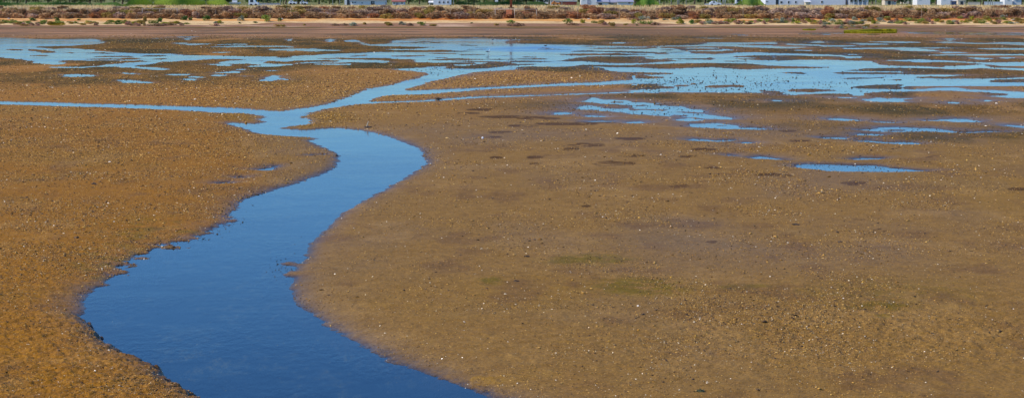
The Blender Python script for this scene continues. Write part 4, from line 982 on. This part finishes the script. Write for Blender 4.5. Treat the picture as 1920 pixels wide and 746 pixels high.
def boat(u_, label, L_=4.6, y=BY-28, mat=M_CARW):
    x = bx_(u_, y); root = empty("small_boat", (x, y, float(zg(x, y)[0]))); tag(root, label, "boat")
    vs = []; secs = [(-.5, .62, .1), (-.2, .8, .0), (.15, .75, .0), (.38, .4, .08), (.52, .03, .3)]
    for sx, hw, kz in secs: vs += [(sx*L_, -hw, .95+kz*.5), (sx*L_, -hw*.7, .5+kz), (sx*L_, 0, .35+kz), (sx*L_, hw*.7, .5+kz), (sx*L_, hw, .95+kz*.5)]
    fs = [(i*5+j, i*5+j+1, (i+1)*5+j+1, (i+1)*5+j) for i in range(4) for j in range(4)] + [(4,3,2,1,0), (20,21,22,23,24)] + [(i*5, (i+1)*5, (i+1)*5+4, i*5+4) for i in range(4)]
    MB().add(vs, fs).build("hull", mat, root); MB().box(-.8, .6, -.4, .4, .96, 1.55).build("cabin", mat, root, bevel=.05)
    for q in (-1.4, .9): MB().box(q-.08, q+.08, -.6, .6, 0, .5).build("cradle", M_WOOD, root)
boat(311, "long white boat on land beside two poles above the thicket", 9.0, BY-22)
boat(441, "small white boat with a cabin in front of the dark green hedge", 3.2)
car(476, "white van parked at the left end of the low pale wall", 2.9, van=True, y=BY-34, name="parked_van")
car(549, "white car parked among trees, left one of two near the thick pole", 2.6, BY+14)
car(570, "white car parked among trees, right one of two near the thick pole", 2.4, BY+16)
car(1042, "orange car parked before the pale grey annex", 2.6, BY-20, M_CARP)
car(1341, "white car parked left of the white masts", 3.4, BY-40)
car(1388, "white van parked behind the low whitish wall right of the masts", 3.2, BY-8, van=True, name="parked_van")
pole(301, 9, "pale pole at the left end of the long white boat", y=BY-25)
pole(305.3, 9, "pale pole right beside another one at the long white boat", y=BY-23)

# trees
def crown_mesh(name, cols, seed, n=1500): return leaf_mesh(name, n, cols, seed, ls=(.035, .075), up=.3, clumps=22)
TREES = {'d': [crown_mesh("crown_dark", [(40,70,34),(30,54,26),(60,92,40)], 200+i) for i in range(2)],
         'g': [crown_mesh("crown_green", [(72,110,36),(54,90,30),(98,130,48)], 210+i) for i in range(2)],
         'l': [crown_mesh("crown_light", [(110,140,56),(92,120,48),(140,158,72)], 220+i) for i in range(2)]}
tm = MB(); tm.tube([(0,0,0),(.02,0,.25),(-.01,.02,.55)], [.045,.035,.02], 8); tm.tube([(0,0,.22),(.12,.02,.42)], [.02,.01], 6); tm.tube([(0,0,.28),(-.11,.03,.46)], [.02,.01], 6)
trunk_me = bpy.data.meshes.new("trunk"); trunk_me.from_pydata(tm.v, [], tm.f); trunk_me.materials.append(M_BARK)
for l_ in TREES.values():
    for m_ in l_: m_.materials.append(M_LEAF)
TL = {'d': ("dark green tree in the tree line behind the dyke", "dark green trees behind the dyke"), 'g': ("mid green tree in the tree line behind the dyke", "mid green trees behind the dyke"), 'l': ("pale green tree in the tree line behind the dyke", "pale green trees behind the dyke")}
def tree(u_, k, y, h, wd, z0=GZ):
    x = bx_(u_, y); root = empty("tree", (x, y, z0 - .1)); tag(root, TL[k][0], "tree", TL[k][1])
    o = link("trunk", trunk_me, None, root); o.scale = (h, h, h)
    c_ = link("crown", random.choice(TREES[k]), None, root); c_.location = (0, 0, h*.10); c_.scale = (wd/2, wd/2, h*.92); c_.rotation_euler = (0, 0, random.uniform(0, 6.28))
segs = [(-30,310,'ddgdg',20),(300,430,'dgd',30),(425,560,'dggd',19),(560,648,'gdg',18),(724,738,'d',16),(755,815,'gdgd',15),(844,958,'gdgdg',16),(960,1036,'dddg',14),(1078,1092,'d',14),(1186,1436,'gdlglg',19),(1624,1662,'ggl',15),(1678,1722,'ddg',15),(1742,1768,'dg',16),(1806,1890,'ddgd',18),(1912,1950,'d',18)]
for a, b_2, ks, st in segs:
    u_ = a; i = 0
    while u_ < b_2:
        tree(u_ + random.uniform(-4, 4), ks[i % len(ks)], BY + random.uniform(22, 52), random.uniform(4.5, 7.5), random.uniform(4.5, 7)); u_ += st; i += 1
def belt(name, label, u0, u1, h, cols, y0, y1, n, seed):
    r = np.random.default_rng(seed); yy = r.uniform(y0, y1, n); xx = (r.uniform(u0, u1, n)-UC)*depth_of(yy)/F
    ut = xx*F/depth_of(yy)+UC; e_ = np.clip(np.minimum(ut-u0, u1-ut)/14, .25, 1)
    blades(name, label, np.stack([xx, yy, zg(xx, yy)], 1), h*e_*(.72+.5*vn(xx*.35, yy*.2, seed)), .28, cols, seed, .15)
belt("reed_belt", "bright yellow green reed belt behind the dyke on the left", 232, 432, 1.9, [(150,172,50),(126,152,44),(170,186,70)], 560, 580, 9000, 31)
belt("crop_rows", "bright green crop belt right of the shed row", 1188, 1240, 1.7, [(130,160,60),(110,144,54)], 560, 580, 3500, 32)
belt("reed_belt", "light green reed belt left of the long white warehouse", 1378, 1436, 1.9, [(142,162,70),(120,146,60)], 565, 585, 3500, 33)
belt("low_hedge", "dark green hedge in front of the trees on the left", -30, 232, .9, [(96,126,50),(70,104,40)], 565, 590, 8000, 34)
belt("low_hedge", "green undergrowth between the trees and the dyke in the centre", 844, 1032, 1.0, [(70,100,40),(56,84,34)], 575, 595, 6000, 35)

# ------------------------------------------------------------------ single things on the flats
M_BIRDW = mottled("white_feathers", (.8, .78, .74), .05, 6, .8); M_BIRDK = mottled("black_feathers", (.03, .03, .03), .1, 6, .7); M_LEGP = mottled("pink_legs", (.55, .18, .14), .1, 6, .6)
def bird(u_, v_, label, s=1.0, body=M_BIRDW, rz=0.4):
    x, y = [float(q) for q in ground(u_, v_)]
    root = empty("wading_bird", (x, y, -.02), rz); tag(root, label, "bird"); root.scale = (s, s, s)
    m = MB(); m.tube([(-.17,0,.24),(-.10,0,.235),(0,0,.225),(.07,0,.235),(.10,0,.27),(.115,0,.32),(.12,0,.355),(.145,0,.372),(.165,0,.365)], [.006,.028,.048,.040,.020,.013,.016,.021,.008], 10)
    m.build("body", body, root, True)
    MB().tube([(.160,0,.366),(.235,0,.355)], [.005,.002], 6).build("bill", M_BIRDK, root)
    wg = MB()
    for sy in (-1, 1): wg.tube([(.05, sy*.040, .245), (-.06, sy*.040, .25), (-.19, sy*.012, .245)], [.012,.024,.004], 8)
    wg.build("wings", M_BIRDK, root, True)
    for sy, o_ in ((-.016, 0), (.016, .03)): MB().tube([(0, sy, .19), (-.012+o_, sy, .10), (.01+o_, sy, 0)], [.006,.005,.005], 6).build("leg", M_LEGP, root)
bird(915, 103, "black and white wading bird with long legs standing in the blue pool", 1.15)
bird(923.5, 78.5, "small dark wading bird at the far edge of the blue pool, nearest the dyke", 1.0, M_BIRDK, 2.6)
bird(1023, 90.5, "small dark wading bird in the darker rippled water right of the mast's reflection", 1.0, M_BIRDK, .2)
M_WEED = mottled("wet_weed", (.05, .028, .014), .4, 12, .5, .6, .02); M_STICK = mottled("bleached_stick", (.5, .42, .3), .2, 12, .8)
def clump(u_, v_, wp, hp, label, name, mat=M_WEED, seed=1):
    x, y = [float(q) for q in ground(u_, v_)]; s = y/F; r = np.random.default_rng(seed); m = MB()
    for k in range(26):
        a, q = r.uniform(0, 6.28), r.uniform(0, 1)**.6; px_, py_ = wp*s*.5*q*math.cos(a), wp*s*.5*q*math.sin(a)
        h = hp*s*(1-q*.7)*r.uniform(.6, 1.1); d = r.normal(0, hp*s*.5, 2)
        m.tube([(px_, py_, -.02), (px_+d[0]*.5, py_+d[1]*.5, h*.6), (px_+d[0], py_+d[1], h)], [s*1.1, s*.9, s*.3], 5)
    nu = 12; vs = [(0, 0, hp*s*.55)]; 
    for i, (rr2, zz2) in enumerate(((.55, .4), (1.0, -.05))):
        for j in range(nu): 
            q = rr2*r.uniform(.8, 1.15); vs.append((wp*s*.5*q*math.cos(6.283*j/nu), wp*s*.42*q*math.sin(6.283*j/nu), hp*s*zz2))
    m.add(vs, [(0, 1+j, 1+(j+1) % nu) for j in range(nu)] + [(1+j, 1+nu+j, 1+nu+(j+1) % nu, 1+(j+1) % nu) for j in range(nu)])
    o = m.build(name, mat); o.location = (x, y, max(0, float(zg(x, y)[0]))); return tag(o, label, "weed clump"), s
clump(690, 242, 15, 4, "dark weed clump with a pale stick beside it at the creek bend", "weed_clump", seed=3)
x, y = [float(q) for q in ground(687.5, 241.5)]; s = y/F
o = MB().tube([(0,0,-.02), (.8*s, 0, 4*s), (3.4*s, .02, 11*s)], [1.2*s, .95*s, .5*s], 6).build("driftwood_stick", M_STICK, None, True)
o.location = (x, y, max(0, float(zg(x, y)[0]))); tag(o, "pale bleached stick poking up from the weed clump at the creek bend", "stick")
clump(822, 186, 9, 4, "dark rounded weed lump on the strip of mud between the two narrow arms", "weed_lump", seed=5)
clump(1313, 748, 17, 7, "dark green weed tuft cut by the bottom edge of the picture", "weed_tuft", mottled("green_weed", (.05,.055,.012), .4, 12, .6), seed=7)
clump(1493, 430, 14, 4, "small dark mud heap beside a burrow on the right-hand mud", "mud_heap", seed=8)
clump(988, 490, 8, 4, "small dark weed scrap left of the upper green algae patch", "weed_scrap", seed=9)
clump(176, 352, 10, 3, "dark flat weed scrap on the left-hand mud", "weed_scrap", seed=10)
clump(968, 537, 10, 3, "brownish weed scrap right of the small green algae spot", "weed_scrap", seed=11)
stone(905, 265.5, 5.5, "bright white shell fragment with a dark side, alone on the brown mud", M_WHITE, name="large_shell", sc3=(.8,.7,.9))["category"] = "shell"
